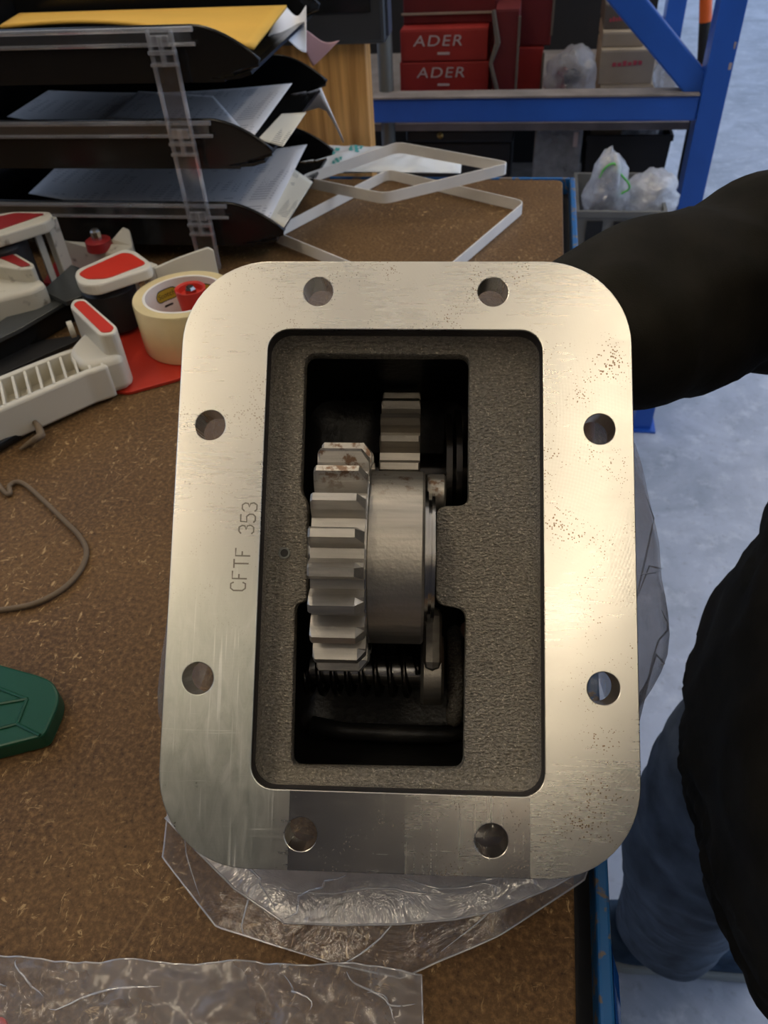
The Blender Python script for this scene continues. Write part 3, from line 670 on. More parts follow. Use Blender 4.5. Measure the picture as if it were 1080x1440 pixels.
# ------------------------------------------------------------------ things on the bench
# packing straps standing on edge
def strap(pts, zs, lab, h=.0135, smoothr=.012):
    q = [at(x, y, z=z) for (x, y), z in zip(pts, zs)]
    n = len(q); path = []
    for i in range(n):
        p = q[i]; a = q[i-1]; b = q[(i+1) % n]; ra = min(smoothr, (a-p).length*.4); p0 = p + (a-p).normalized()*ra; p1 = p + (b-p).normalized()*ra
        for j in range(5):
            t = j / 4; path.append(p0*(1-t)**2 + p*2*t*(1-t) + p1*t*t)
        for j in range(1, 8):
            t = j / 8; nxt = b + (p-b).normalized()*min(smoothr, (p-b).length*.4); path.append(p1.lerp(nxt, t))
    mb = MB(); rings_ = []
    for i, p in enumerate(path):
        t = path[(i+1) % len(path)] - path[i-1]; s_ = Vector((-t.y, t.x, 0)).normalized() * .0006
        rings_.append([p - s_, p + s_, p + s_ + Vector((0,0,h)), p - s_ + Vector((0,0,h))])
    rings_.append(rings_[0]); mb.loft(rings_, False, False)
    c_ = sum(path, Vector()) / len(path); c_.z = BZ; mb.v = [tuple(Vector(p) - c_) for p in mb.v]
    o = mb.build('packing_strap', STRAP, smooth=.5, loc=c_); return tag(o, lab, 'strap', 'white packing straps')
strap([(384, 338), (546, 252), (737, 298), (590, 425)], [BZ + .001] * 4, 'white strap loop lying lower, reaching in behind the flange')
strap([(424, 262), (541, 287), (717, 244), (560, 214)], [BZ + .017, BZ + .019, BZ + .034, BZ + .034], 'white strap loop lying on top, nearer the plastic pouches')
# flat plastic pouches with teal print
def pouch(c, lab, m, amp=.006, h=.012, seed=1, prints=()):
    r_ = thing('plastic_pouch', lab, 'plastic pouch', (sum((p.x for p in c)) / 4, sum((p.y for p in c)) / 4, BZ), 'plastic pouches at the back of the bench')
    fn = lambda s: (lambda u, v: (0, 0, s * (h * (16 * u*(1-u)*v*(1-v)) ** .5) + (amp * noise.noise(Vector((u*7, v*4, seed))) * (16*u*(1-u)*v*(1-v)) ** .5 if s > 0 else 0)))
    P(patch(c, 30, 14, fn(1)), 'upper_film', m, r_, smooth=3.2); P(patch(c, 8, 6, lambda u, v: (0, 0, -.001)), 'lower_film', m, r_)
    for (u0, u1, v0, v1) in prints:
        g = fn(1)
        def pt(u, v):
            p = (c[0].lerp(c[1], u)).lerp(c[3].lerp(c[2], u), v); return p + Vector(g(u, v)) + Vector((0, 0, .0006))
        vv = [pt(u0 + (u1-u0)*i/6, v0 + (v1-v0)*j/4) for i in range(7) for j in range(5)]
        P(MB().add(vv, [(i*5+j, i*5+5+j, i*5+6+j, i*5+1+j) for i in range(6) for j in range(4) if (i + j) % 3]), 'printed_mark', TEAL, r_)
    return r_
pouch([at(395, 246, BZ + .004), at(560, 240, BZ + .004), at(580, 212, BZ + .004), at(420, 206, BZ + .004)], 'clear plastic pouch with teal print beside the lowest tray', POLY, prints=((.30, .42, .35, .7), (.50, .60, .5, .9), (.42, .5, .1, .25)))
pouch([at(480, 241, BZ + .008), at(648, 243, BZ + .008), at(650, 218, BZ + .008), at(540, 212, BZ + .008)], 'bluish white plastic pouch lying behind the strap loops', POLY, seed=4, h=.009)

# tape guns: side-lying, roll axis upright
def ppoly(pts, z): return [(at(x, y, z=z).x, at(x, y, z=z).y) for x, y in pts]
def block(pts, zt, zb, r=.004):
    return MB().prism(round_poly(ppoly(pts, zt), r, 4), zb, zt)
RC = Vector((-.313, .630, 0))
tg = thing('tape_gun', 'cream and red tape gun on its side with a roll of packing tape', 'tape dispenser', (-.37, .62, BZ))
P(block([(140, 548), (180, 552), (252, 532), (330, 470), (300, 395), (190, 440), (150, 470)], BZ + .0035, BZ + .0005), 'base_plate', REDM, tg, bevel=.0005)
hd = P(block([(97, 430), (103, 420), (119, 419), (165, 459), (161, 469), (140, 472)], .958, BZ + .004, .006), 'head', CREAM, tg, bevel=.002)
PP(block([(103, 428), (109, 423), (118, 423), (160, 460), (156, 466), (143, 467)], .9588, .956, .003), 'red_inlay', RED, hd)
PP(MB().tube([at(104, 462, z=.925), at(104, 462, z=.925) + Vector((-.004, -.003, 0))], .008, 16), 'screw_boss', CREAM, hd, smooth=.6)
gd = P(block([(104, 386), (108, 378), (174, 349), (190, 352), (213, 369), (211, 377), (132, 402), (110, 399)], .966, .955, .008), 'roller_guard', CREAM, tg, bevel=.002)
PP(block([(110, 385), (118, 379), (172, 355), (184, 356), (206, 370), (150, 391), (122, 392)], .9668, .964, .006), 'red_inlay', RED, gd)
PP(block([(196, 372), (212, 368), (222, 372), (206, 380)], .9565, BZ + .004, .002), 'guard_post', CREAM, gd, bevel=.0015)
PP(block([(178, 380), (188, 377), (190, 381), (181, 384)], .956, BZ + .004, .001), 'guard_post', CREAM, gd)
rc = at(150, 398, z=.950); rc2 = Vector((rc.x, rc.y, 0))
P(MB().lathe([(.018, BZ + .006), (.026, BZ + .008), (.026, .946), (.022, .951)], rc2, 'z', 40), 'roller', BLACKM, tg, smooth=.6)
pl = at(215, 371, z=.962); pr_ = at(300, 351, z=.962); pr2 = at(296, 349, z=.962)
d_ = (pr_ - pl).normalized(); nrm = Vector((-d_.y, d_.x, 0)) * .0015
pv = [pl, pr_]; w_ = MB()
poly = [(0, .958), (.4, .9625), (.92, .966), (1, .962), (1, BZ + .004), (0, BZ + .004)]
w_.loft([[Vector((pl.x + (pr_.x - pl.x) * a, pl.y + (pr_.y - pl.y) * a, z)) + nrm * s for a, z in poly] for s in (-1, 1)])
P(w_, 'back_flap', CREAM, tg, bevel=.001)
# ribbed handle
hp_out = [(178, 545), (150, 548), (100, 563), (50, 582), (0, 604), (-60, 640)]     # near lower edge on the bench side
top_out = [(150, 512), (120, 521), (85, 536), (45, 553), (0, 572), (-60, 600), (-150, 652), (-200, 690)]
top_in = [(138, 488), (122, 487), (83, 500), (42, 516), (0, 533), (-60, 562), (-150, 610), (-200, 645)]
zt = .936
inn = [at(x, y, z=zt) for x, y in top_in]; out = [at(x, y, z=zt) for x, y in top_out]
def lerp_path(pts, n):
    L = [0]
    for a, b in zip(pts, pts[1:]): L.append(L[-1] + (b - a).length)
    res = []
    for k in range(n + 1):
        s = L[-1] * k / n; i = max(j for j in range(len(L)) if L[j] <= s + 1e-9); i = min(i, len(pts) - 2); res.append(pts[i].lerp(pts[i+1], (s - L[i]) / (L[i+1] - L[i])))
    return res
NH = 60
I_, O_ = lerp_path(inn, NH), lerp_path(out, NH)
def wall_between(A, B, z0, z1):
    return MB().loft([[Vector((a.x, a.y, z0)), Vector((b.x, b.y, z0)), Vector((b.x, b.y, z1)), Vector((a.x, a.y, z1))] for a, b in zip(A, B)])
hn = P(wall_between([o_.lerp(i_, 0.0) + (o_ - i_) * .10 for i_, o_ in zip(I_, O_)], [o_.lerp(i_, .08) for i_, o_ in zip(I_, O_)], BZ + .004, zt), 'handle', CREAM, tg, bevel=.0035, smooth=.6, seg=3)
PP(wall_between([o_.lerp(i_, .93) for i_, o_ in zip(I_, O_)], [o_.lerp(i_, 1.08) for i_, o_ in zip(I_, O_)], BZ + .004, zt + .001), 'inner_wall', CREAM, hn, bevel=.001)
PP(wall_between(O_, I_, BZ + .004, zt - .016), 'pocket_floor', CREAM, hn)
for k in range(1, NH, 3):
    a, b_ = O_[k], I_[k]; d_ = (O_[min(k+1, NH)] - O_[k-1]).normalized() * .0011
    m_ = MB(); m_.loft([[a - d_, a + d_, b_ + d_, b_ - d_], [Vector((p.x, p.y, zt - .018)) for p in (a - d_, a + d_, b_ + d_, b_ - d_)]]); PP(m_, 'rib', CREAM, hn)
# neck joining head and handle
P(MB().prism(round_poly(ppoly([(108, 540), (135, 508), (165, 505), (186, 532), (185, 547), (165, 553), (130, 560)], BZ + .004), .018, 6), BZ + .004, .938), 'neck', CREAM, tg, bevel=.006, smooth=.7, seg=3)
# hub knob over the roll
hk = Vector((RC.x + .007, RC.y + .002, 0))
kn = P(MB().lathe([(.010, .937), (.0125, .9375), (.0145, .958), (.0138, .9585), (.0115, .957), (.0105, .952)], hk, 'z', 32, True), 'hub_knob', RED, tg, smooth=.7)
PP(MB().lathe([(.0055, .951), (.0055, .957), (.004, .9595)], hk, 'z', 6), 'nut', BRIGHT, kn)
PP(MB().lathe([(.0035, BZ + .003), (.0035, .938)], hk, 'z', 12), 'spindle', BRIGHT, kn)
PP(MB().box(hk.x - .034, hk.x + .034, hk.y - .005, hk.y + .005, BZ + .004, BZ + .012), 'hub_arm', REDM, kn, bevel=.001)
# roll of tape on the hub
tr = thing('tape_roll', 'roll of clear yellowish packing tape with a white card core', 'tape roll', (RC.x, RC.y, BZ + .004))
P(MB().ring([(.0385, BZ + .0045), (.0475, BZ + .0045), (.0482, BZ + .006), (.0482, .9515), (.0475, .953), (.0385, .953)], RC, 'z', 72), 'tape', TAPE, tr, smooth=.6)
co = P(MB().ring([(.036, BZ + .0045), (.0384, BZ + .0045), (.0384, .9532), (.036, .9532)], RC, 'z', 72), 'card_core', CARD, tr, smooth=.6)
def corewarp(a0, zc, rad=.0357):
    return lambda c: Vector((RC.x + rad * math.cos(a0 - c.x / .0357), RC.y + rad * math.sin(a0 - c.x / .0357), zc + c.y))
def core_patch(a0, zc, w, h, m, rad, name):
    pts = round_poly([(-w/2, -h/2), (w/2, -h/2), (w/2, h/2), (-w/2, h/2)], h * .45, 4); n_ = len(pts); f = corewarp(a0, zc, rad)
    xs = [-w/2 + w * i / 12 for i in range(13)]; half = lambda x: h/2 * min(1, max(0.05, (1 - max(0, (abs(x) - (w/2 - h*.45)) / (h*.45)) ** 2)) ** .5)
    vv = [f(Vector((x, s * half(x), 0))) for x in xs for s in (-1, 1)]
    return PP(MB().add(vv, [(2*i, 2*i+2, 2*i+3, 2*i+1) for i in range(12)]), name, m, co)
TL = Vector(tr.location)
for k_, a0 in enumerate((2.5, 1.15, .2, 3.7)):
    core_patch(a0, .940, .025, .0125, INKM, .03585, 'printed_oval'); core_patch(a0, .940, .0232, .0105, YEL, .03575, 'printed_oval')
    text_mesh('Scotch', .0072, INKM, 'printed_name', Matrix.Translation(-TL), co, .00003, 1.0, corewarp(a0, .940, .03565))
    core_patch(a0 + .0, .929, .010, .0022, INKM, .0358, 'printed_oval')

# second tape gun, dirtier, behind the first one
t2 = thing('tape_gun', 'grimy cream and dark red tape gun without tape behind the nearer one', 'tape dispenser', (-.55, .72, BZ))
g2 = P(block([(-60, 318), (-20, 304), (18, 297), (70, 297), (74, 303), (66, 311), (0, 331), (-60, 346)], .985, .973, .006), 'roller_guard', CREAMD, t2, bevel=.002)
PP(block([(-55, 322), (-18, 308), (20, 299), (64, 300), (0, 322), (-50, 338)], .9858, .983, .005), 'red_inlay', REDD, g2)
PP(block([(56, 311), (70, 303), (80, 305), (66, 315)], .976, BZ + .004, .002), 'guard_post', CREAMD, g2, bevel=.002)
PP(block([(42, 318), (51, 315), (54, 318), (45, 322)], .974, BZ + .004, .001), 'guard_post', CREAMD, g2)
rr2 = at(-2, 338, z=.97); P(MB().lathe([(.02, BZ + .004), (.027, BZ + .006), (.027, .966), (.024, .970)], (rr2.x, rr2.y, 0), 'z', 40), 'roller', BLACKM, t2, smooth=.6)
h2 = P(block([(-60, 352), (-5, 346), (10, 349), (48, 371), (46, 377), (30, 379), (-20, 372), (-60, 390)], .962, BZ + .004, .006), 'head', CREAMD, t2, bevel=.003)
PP(block([(-40, 356), (0, 350), (10, 353), (43, 372), (30, 375), (-5, 360)], .9628, .960, .002), 'red_inlay', REDD, h2)
P(block([(-60, 384), (-10, 375), (40, 378), (64, 398), (45, 408), (-20, 424), (-60, 434)], .948, BZ + .004, .006), 'handle', CREAMD, t2, bevel=.008, smooth=.7, seg=3)
k2 = at(140, 346, z=.935)
bk = MB(); sw = [(86, 336, .938), (100, 341, .934), (120, 346, .930), (140, 347, .930), (158, 335, .940), (172, 318, .950), (182, 322, .948), (186, 345, .938), (170, 362, .930)]
top_ = [at(x, y, z=z) for x, y, z in sw]
bk.loft([[Vector((p.x, p.y, BZ + .004)) for p in top_], top_])
P(bk, 'back_flap', CREAMD, t2, bevel=.002)
P(block([(84, 400), (60, 398), (80, 362), (150, 352), (200, 372), (196, 392), (120, 402)], BZ + .006, BZ + .001), 'base_plate', REDD, t2)
kn2 = P(MB().lathe([(.012, .931), (.0145, .932), (.0140, .942), (.0115, .9435)], (k2.x, k2.y, 0), 'z', 32), 'hub_knob', REDD, t2, smooth=.7)
PP(MB().lathe([(.0058, .9435), (.0058, .952), (.0045, .954)], (k2.x, k2.y, 0), 'z', 8), 'nut', BRIGHT, kn2)
PP(MB().lathe([(.004, BZ + .003), (.004, .933)], (k2.x, k2.y, 0), 'z', 8), 'spindle', BRIGHT, kn2)
# smoked blade box between the two guns
bb = thing('blade_box', 'dark grey smoked plastic box lying between the two tape guns', 'plastic box', (-.48, .62, BZ))
P(block([(-60, 478), (0, 452), (62, 408), (104, 393), (116, 416), (92, 424), (28, 462), (-60, 505)], .928, .924, .001), 'lid', SMOKE, bb, bevel=.001)
P(block([(-60, 486), (0, 462), (64, 416), (100, 402), (112, 418), (92, 426), (28, 464), (-60, 506)], .9235, BZ + .001, .002), 'body', BLACK, bb, bevel=.001)
P(block([(60, 408), (100, 372), (112, 376), (116, 416), (92, 424)], .934, .929, .001), 'end_flap', SMOKE, bb, bevel=.001)
P(block([(-60, 560), (0, 527), (60, 500), (110, 478), (112, 470), (60, 478), (0, 500), (-60, 535)], .905, BZ + .0005, .002), 'lower_tray', BLACKM, bb, bevel=.001)

# black rod and cord, green case
rd = [at(-30, 642, z=BZ + .006), at(0, 625, z=BZ + .006), at(60, 588, z=BZ + .006), at(78, 578, z=BZ + .006)]
rdt = thing('black_rod', 'thin black rod lying under the ribbed tape gun handle', 'rod', (rd[1].x, rd[1].y, BZ))
P(MB().tube(rd, [.0050, .0050, .0052, .0050], 12), 'rod_shaft', BLACK, rdt, smooth=.7)
P(MB().tube([rd[2], rd[3]], .0060, 12), 'rod_tip', BLACKM, rdt, smooth=.7)
kp = [at(x, y, z=BZ + .0125) for x, y in ((48, 592), (54, 600), (58, 612), (50, 618))] + [at(40, 624, z=BZ + .003), at(28, 632, z=BZ + .003)]
o = MB().tube(kp, [.002, .003, .0035, .003, .0024, .0012], 8).build('frayed_twine', CORD, smooth=3.2); tag(o, 'frayed scrap of twine draped over the black rod', 'twine')
cp = [(-40, 650), (-15, 665), (6, 692), (14, 694), (13, 684), (22, 678), (36, 682), (62, 705), (90, 732), (110, 752), (121, 772), (118, 792), (104, 814), (80, 834), (45, 850), (0, 858), (-60, 866)]
pts = [at(x, y, z=BZ + .0025) for x, y in cp]
def smooth_path(pts, n=5):
    out = []
    for i in range(len(pts) - 1):
        p0, p1, p2, p3 = pts[max(i-1, 0)], pts[i], pts[i+1], pts[min(i+2, len(pts)-1)]
        for k in range(n):
            t = k / n; out.append(.5 * ((2*p1) + (p2-p0)*t + (2*p0-5*p1+4*p2-p3)*t*t + (3*p1-p0-3*p2+p3)*t**3))
    return out + [pts[-1]]
o = MB().tube(smooth_path(pts), .0019, 8).build('cord', CORD, smooth=3.2); tag(o, 'grey cord curving in a loop across the bench', 'cord')
gc = thing('green_case', 'dark green moulded plastic case end at the left bench edge', 'plastic case', (-.29, .21, BZ))
P(block([(-300, 850), (-240, 858), (0, 934), (58, 950), (74, 958), (83, 976), (80, 994), (62, 1034), (40, 1040), (0, 1050), (-240, 1112), (-310, 1060)], BZ + .013, BZ + .001, .006), 'shell', GREEN, gc, bevel=.002)
for a, b_ in (((-230, 880), (38, 983)), ((38, 983), (-230, 1030)), ((24, 1018), (-230, 1085)), ((24, 1018), (56, 1034)), ((38, 983), (24, 1018))):
    P(MB().tube([at(*a, z=BZ + .0132), at(*b_, z=BZ + .0132)], .0011, 6), 'raised_edge', GREEN, gc, smooth=1)
o = block([(-60, 1432), (6, 1430), (12, 1446), (-60, 1480)], BZ + .003, BZ + .0005, .002).build('red_card', RED); tag(o, 'small red card under the film in the near corner', 'card')

# ------------------------------------------------------------------ storage rack behind the bench
YR = 1.75
rk = thing('storage_rack', 'blue steel storage rack with a diagonal brace standing behind the bench', 'rack', (0, 2.05, 0))
def upright(x0, x1, y0, y1, m=BLUE):
    mb = MB(); mb.box(x0, x1, y0, y0 + .004, 0, 2.2); mb.box(x0, x0 + .004, y0 + .004, y1, 0, 2.2); mb.box(x1 - .004, x1, y0 + .004, y1, 0, 2.2); return mb
P(upright(.327, .374, YR, YR + .055), 'upright', BLUE, rk)
P(upright(-.60, -.553, YR, YR + .055), 'upright', BLUE, rk)
P(upright(.327, .374, 2.45, 2.505), 'upright', BLUE, rk); P(upright(-.60, -.553, 2.45, 2.505), 'upright', BLUE, rk)
P(MB().box(.315, .386, YR - .012, YR + .07, 0, .006), 'foot_plate', BLUE, rk)
P(MB().box(-.553, .327, YR + .003, YR + .045, .774, .821), 'beam', BLUE, rk, bevel=.004)
P(MB().box(-.553, .327, YR + .003, YR + .045, .40, .45), 'beam', BLUE, rk, bevel=.004)
P(MB().box(-.553, .327, 2.455, 2.50, .774, .821), 'beam', BLUE, rk, bevel=.004)
d0 = Vector((.333, YR + .012, .822)); d1 = Vector((-.50, YR + .012, 1.60)); dd = (d1 - d0).normalized(); nn = Vector((dd.z, 0, -dd.x)) * .0255
br = MB(); br.loft([[p - nn + Vector((0, a, 0)), p + nn + Vector((0, a, 0)), p + nn + Vector((0, a + .034, 0)), p - nn + Vector((0, a + .034, 0))] for p, a in ((d0, 0), (d1, 0))])
P(br, 'brace', BLUE, rk, bevel=.004)
P(MB().box(-.55, .324, YR + .046, 2.45, .745, .760), 'shelf_board', SHELFM, rk, bevel=.001)
P(MB().box(-.55, .324, YR - .002, YR + .046, .8215, .826), 'shelf_edge', SHELFM, rk, bevel=.001)
P(MB().box(-.55, .324, YR + .046, 2.45, .452, .465), 'shelf_board', SHELFM, rk, bevel=.001)
P(MB().box(-.55, .30, 2.43, 2.44, .46, 2.1), 'shade_backdrop', BLACKM, rk)  # black backdrop stands in for the shade deep inside the rack
P(MB().tube([at(547, 200, Y=1.80) * 1, at(547, 200, Y=1.80) + Vector((0, 0, 1.2))], .016, 16), 'grey_post', GREYM, rk, smooth=.6)
P(MB().tube([Vector((at(547, 200, Y=1.80).x, 1.80, .466)), at(547, 200, Y=1.80)], .016, 16), 'grey_post', GREYM, rk, smooth=.6)
# chips on the upright
for (x, y, s) in ((1032, 93, .006), (1042, 62, .004), (1044, 66, .003)):
    p = at(x, y, Y=YR - .0005); p.x = min(p.x, .369); P(MB().box(p.x - s * .5, p.x + s * .4, YR - .0006, YR, p.z - s, p.z + s), 'paint_chip', LETTER, rk)

def carton(name, x0, x1, z0, z1, y0, dpt, m, lab, cat='carton', group=None, rz=0):
    r_ = thing(name, lab, cat, ((x0 + x1) / 2, y0 + dpt / 2, z0), group)
    bdy = P(MB().box(x0, x1, y0, y0 + dpt, z0, z1), 'body', m, r_, bevel=.002)
    P(MB().box(x0 + .001, x1 - .001, y0 + .001, y0 + dpt - .001, z1, z1 + .0012), 'lid_flap', m, r_)
    return r_, bdy
FACE = Matrix(((1, 0, 0, 0), (0, 0, 1, 0), (0, 1, 0, 0), (0, 0, 0, 1)))
YB = 1.86; xl = at(562, 90, Y=YB).x; xr = at(685, 90, Y=YB).x
zs = [at(620, 41, Y=YB).z, at(620, 87, Y=YB).z, at(620, 130, Y=YB).z]
hgt = (zs[0] - zs[2]) / 2
labs = ('uppermost of the three flat red lettered cartons on the rack shelf', 'middle one of the three flat red lettered cartons on the rack shelf', 'lowest of the three flat red lettered cartons, half hidden by the blue beam')
for i in range(3):
    zt_ = zs[0] - hgt * i; zb_ = max(zt_ - hgt + .0014, .7605)
    r_, bd = carton('red_carton', xl + .003 * (i == 0), xr + .004 * i, zb_, zt_ - .0015, YB, .25, REDBOX, labs[i], 'carton', 'flat red lettered cartons')
    L = Vector(r_.location); tc_ = Vector(((xl + xr) / 2 - .010 + .006 * i, YB - .0012, zt_ - hgt * .36)) - L
    text_mesh('ADER', .034, LETTER, 'lettering', Matrix.Translation(tc_) @ FACE, r_, .0003, 1.15, lambda c: Vector((c.x * 1.12 + c.y * .18, c.y * .85, -c.z)))
    P(MB().box((xl + xr) / 2 - .012, (xl + xr) / 2 + .014, YB - .001, YB - .0003, zt_ - hgt * .78, zt_ - hgt * .70), 'lettering', LETTER, r_)
# top carton with open flaps above them, and the taller dark red cartons further right
r_, _ = carton('open_red_carton', xl + .004, xr + .012, zs[0] + .0005, zs[0] + .075, YB + .05, .24, REDDK, 'dark red open carton on top of the flat lettered cartons')
P(MB().box(xl, xr + .014, YB + .046, YB + .049, zs[0] + .018, zs[0] + .022), 'torn_edge', KRAFT, r_)
for j, (a, b_, zt_, zb_, yy, lab) in enumerate(((694, 728, 15, 128, 1.84, 'narrow dark red carton standing right of the lettered cartons'), (704, 762, 68, 134, 1.96, 'dark red carton beside the bagged parts on the shelf'), (720, 778, -40, 66, 1.965, 'tall dark red carton stacked at the top of the shelf'))):
    p0, p1 = at(a, (zt_ + zb_) / 2, Y=yy), at(b_, (zt_ + zb_) / 2, Y=yy); top_z = at(a, zt_, Y=yy).z; bot = .7605 if j < 2 else at(704, 68, Y=1.96).z + .0025
    r_, _ = carton('dark_red_carton', p0.x, p1.x, bot, top_z, yy, .11 if j == 0 else .2, REDDK if j != 1 else REDBOX, lab, 'carton')
    P(MB().box(p1.x - .002, p1.x + .003, yy - .003, yy + .004, bot + .02, top_z - .01), 'torn_edge', KRAFTD, r_)
o = MB().tube([at(694, 14, Y=1.835), at(700, 60, Y=1.832), at(690, 90, Y=1.832), at(700, 132, Y=1.832)], [.004, .006, .004, .005], 6).build('torn_flap', KRAFTD); tag(o, 'torn strip of brown cardboard beside the lettered cartons', 'cardboard')
# kraft cartons with red print
def kcarton(px, Yk, m, lab, z0=None, dpt=.16, ink=None):
    (x0, x1, y0, y1) = px
    a, b_ = at(x0, (y0 + y1) / 2, Y=Yk), at(x1, (y0 + y1) / 2, Y=Yk); zt_ = at(x0, y0, Y=Yk).z; zb_ = at(x0, y1, Y=Yk).z if z0 is None else z0
    r_, bd = carton('kraft_carton', a.x, b_.x, zb_, zt_, Yk, dpt, m, lab, 'carton', 'kraft cartons with red print')
    if ink:
        q = [at(x, y, Y=Yk - .0008) for x, y in ink]; w_ = q[1].x - q[0].x; h_ = q[0].z - q[1].z
        n_ = 6
        for k in range(n_):
            xx = q[0].x + w_ * k / n_; s_ = random.uniform(.55, 1)
            P(MB().box(xx, xx + w_ / n_ * .72, Yk - .0008, Yk - .0002, q[1].z + h_ * (.1 + k * .04), q[1].z + h_ * s_ + h_ * k * .04), 'red_print', REDINK, r_)
    return r_, zt_
_, zk0 = kcarton((842, 917, 121, 150), 1.90, KRAFT, 'crushed kraft carton at the bottom of the stack beside the blue brace', .7605)
_, zk1 = kcarton((843, 920, 72, 118), 1.905, KRAFT, 'pale kraft carton with red print in the middle of the stack', zk0 + .0014, ink=((862, 85), (904, 94)))
_, zk2 = kcarton((847, 905, 47, 72), 1.93, KRAFT, 'smaller pale kraft carton lying on the red printed one', zk1 + .0014)
_, zk3 = kcarton((850, 894, 8, 47), 1.96, KRAFTD, 'dark kraft carton with red print at the top of the stack', zk2 + .0014, ink=((858, 22), (882, 31)))
# lumpy bags
def lump(name, ctr, size, m, lab, cat, seed, amp=.25, inside=None, group=None, neck=None, zfloor=None):
    r_ = thing(name, lab, cat, (ctr.x, ctr.y, ctr.z - size[2]), group)
    bm = bmesh.new(); bmesh.ops.create_icosphere(bm, subdivisions=4, radius=1)
    for v in bm.verts:
        q = v.co.normalized(); k = 1 + amp * noise.noise(q * 1.7 + Vector((seed, 0, 0))) + amp * .5 * (1 - 2 * abs(noise.noise(q * 4 + Vector((0, seed, 0)))))
        p = Vector((q.x * size[0], q.y * size[1], q.z * size[2])) * k
        if neck and q.z > .55: f = 1 - (q.z - .55) / .45 * .8; p.x *= f; p.y *= f; p.z *= neck
        p.z = max(p.z, -size[2] * .98)
        v.co = p + Vector((0, 0, size[2]))
    me = bpy.data.meshes.new('film'); bm.to_mesh(me); bm.free(); link('film', me, m, r_, smooth=3.2)
    if inside:
        for k in range(5):
            b = bmesh.new(); bmesh.ops.create_icosphere(b, subdivisions=2, radius=1)
            c_ = Vector((random.uniform(-.45, .45) * size[0], random.uniform(-.4, .4) * size[1], size[2] * random.uniform(.4, 1.1)))
            for v in b.verts: v.co = Vector((v.co.x * size[0] * .35, v.co.y * size[1] * .35, v.co.z * size[2] * .3)) * (1 + .3 * noise.noise(v.co * 2 + Vector((k, seed, 0)))) + c_
            me = bpy.data.meshes.new('bagged_part'); b.to_mesh(me); b.free(); link('bagged_part', me, inside[k % len(inside)], r_, smooth=.5)
    return r_
c_ = at(802, 100, Y=1.90); c_.z = .7605 + .058
lump('parts_bag', c_, (.055, .05, .058), WRAP, 'dusty clear bag of parts between the red and kraft cartons', 'bag of parts', 3, .22, (KRAFT, REDDK, DGREY))
c_ = at(944, 118, Y=1.98); c_.z = .7605 + .045
lump('crumpled_film', c_, (.035, .05, .045), WRAP, 'crumpled clear film behind the foot of the blue brace', 'plastic film', 8, .3)
# lower shelf
ZL = .4655
tb = thing('tool_chest', 'black tool chest with a small brass knob under the blue beam', 'tool chest', (at(640, 210, Y=1.85).x, 1.95, ZL))
xa, xb = at(575, 220, Y=1.85).x, at(718, 220, Y=1.85).x; zt_ = at(640, 181, Y=1.85).z
P(MB().box(xa, xb, 1.85, 2.1, ZL, zt_ - .03), 'body', BLACKM, tb, bevel=.004); P(MB().box(xa - .004, xb + .004, 1.843, 2.105, zt_ - .028, zt_), 'lid', BLACKM, tb, bevel=.006)
for k in range(2): P(MB().box(xa + .012, xb - .012, 1.8445, 1.85, ZL + .02 + k * .095, ZL + .105 + k * .095), 'drawer', DGREY, tb, bevel=.003)
p = at(619, 188, Y=1.838); P(MB().lathe([(.004, .0), (.007, -.006), (.003, -.010)], (p.x, 1.843, p.z - .004), 'y', 16), 'knob', mat('brass', (.45, .3, .1), .3, 1), tb, smooth=.6)
xa, xb = at(752, 220, Y=1.83).x, at(814, 220, Y=1.83).x; zt_ = .738
wp = thing('wrapped_block', 'tall block wrapped in grey film under the blue beam', 'wrapped block', ((xa + xb) / 2, 1.9, ZL))
P(MB().box(xa, xb, 1.83, 2.0, ZL, zt_), 'block', mat('grey_board', (.15, .15, .15), .7, var=.2, vscale=12), wp, bevel=.004)
P(MB().box(xa - .003, xb + .003, 1.826, 2.004, ZL, zt_ + .003), 'film_wrap', WRAP, wp, bevel=.003)
P(MB().box(at(806, 200, Y=1.825).x, at(812, 200, Y=1.825).x, 1.8235, 1.825, at(806, 206, Y=1.825).z, zt_ - .005), 'white_label', LETTER, wp)
Yb = 1.84
def bin_(name, px, Yk, dpt, z0, m, lab, group=None):
    (x0, x1, y0) = px; a, b_ = at(x0, y0, Y=Yk).x, at(x1, y0, Y=Yk).x; zt_ = at(x0, y0, Y=Yk).z
    r_ = thing(name, lab, 'storage bin', ((a + b_) / 2, Yk + dpt / 2, z0), group)
    bt = .006; s = .94
    outr = [(a, Yk), (b_, Yk), (b_, Yk + dpt), (a, Yk + dpt)]; cx, cy = (a + b_) / 2, Yk + dpt / 2
    def rg(k, z, ins=0): return [Vector((cx + (x - cx) * k - math.copysign(ins, x - cx), cy + (y - cy) * k - math.copysign(ins, y - cy), z)) for x, y in outr]
    P(MB().loft([rg(s, z0), rg(1, zt_), rg(1, zt_, .004), rg(s, z0 + .004, .004)], True, True), 'shell', m, r_, bevel=.001)
    P(MB().loft([rg(1.03, zt_ - .012), rg(1.03, zt_), rg(1, zt_), rg(1, zt_ - .012), rg(1.03, zt_ - .012)], False, False), 'rim', m, r_, bevel=.001)
    return r_, (a, b_, zt_)
r_, (a, b_, zt_) = bin_('storage_bin', (826, 946, 190), Yb, .26, .60, BLACKM, 'black plastic bin holding film and cardboard under the beam')
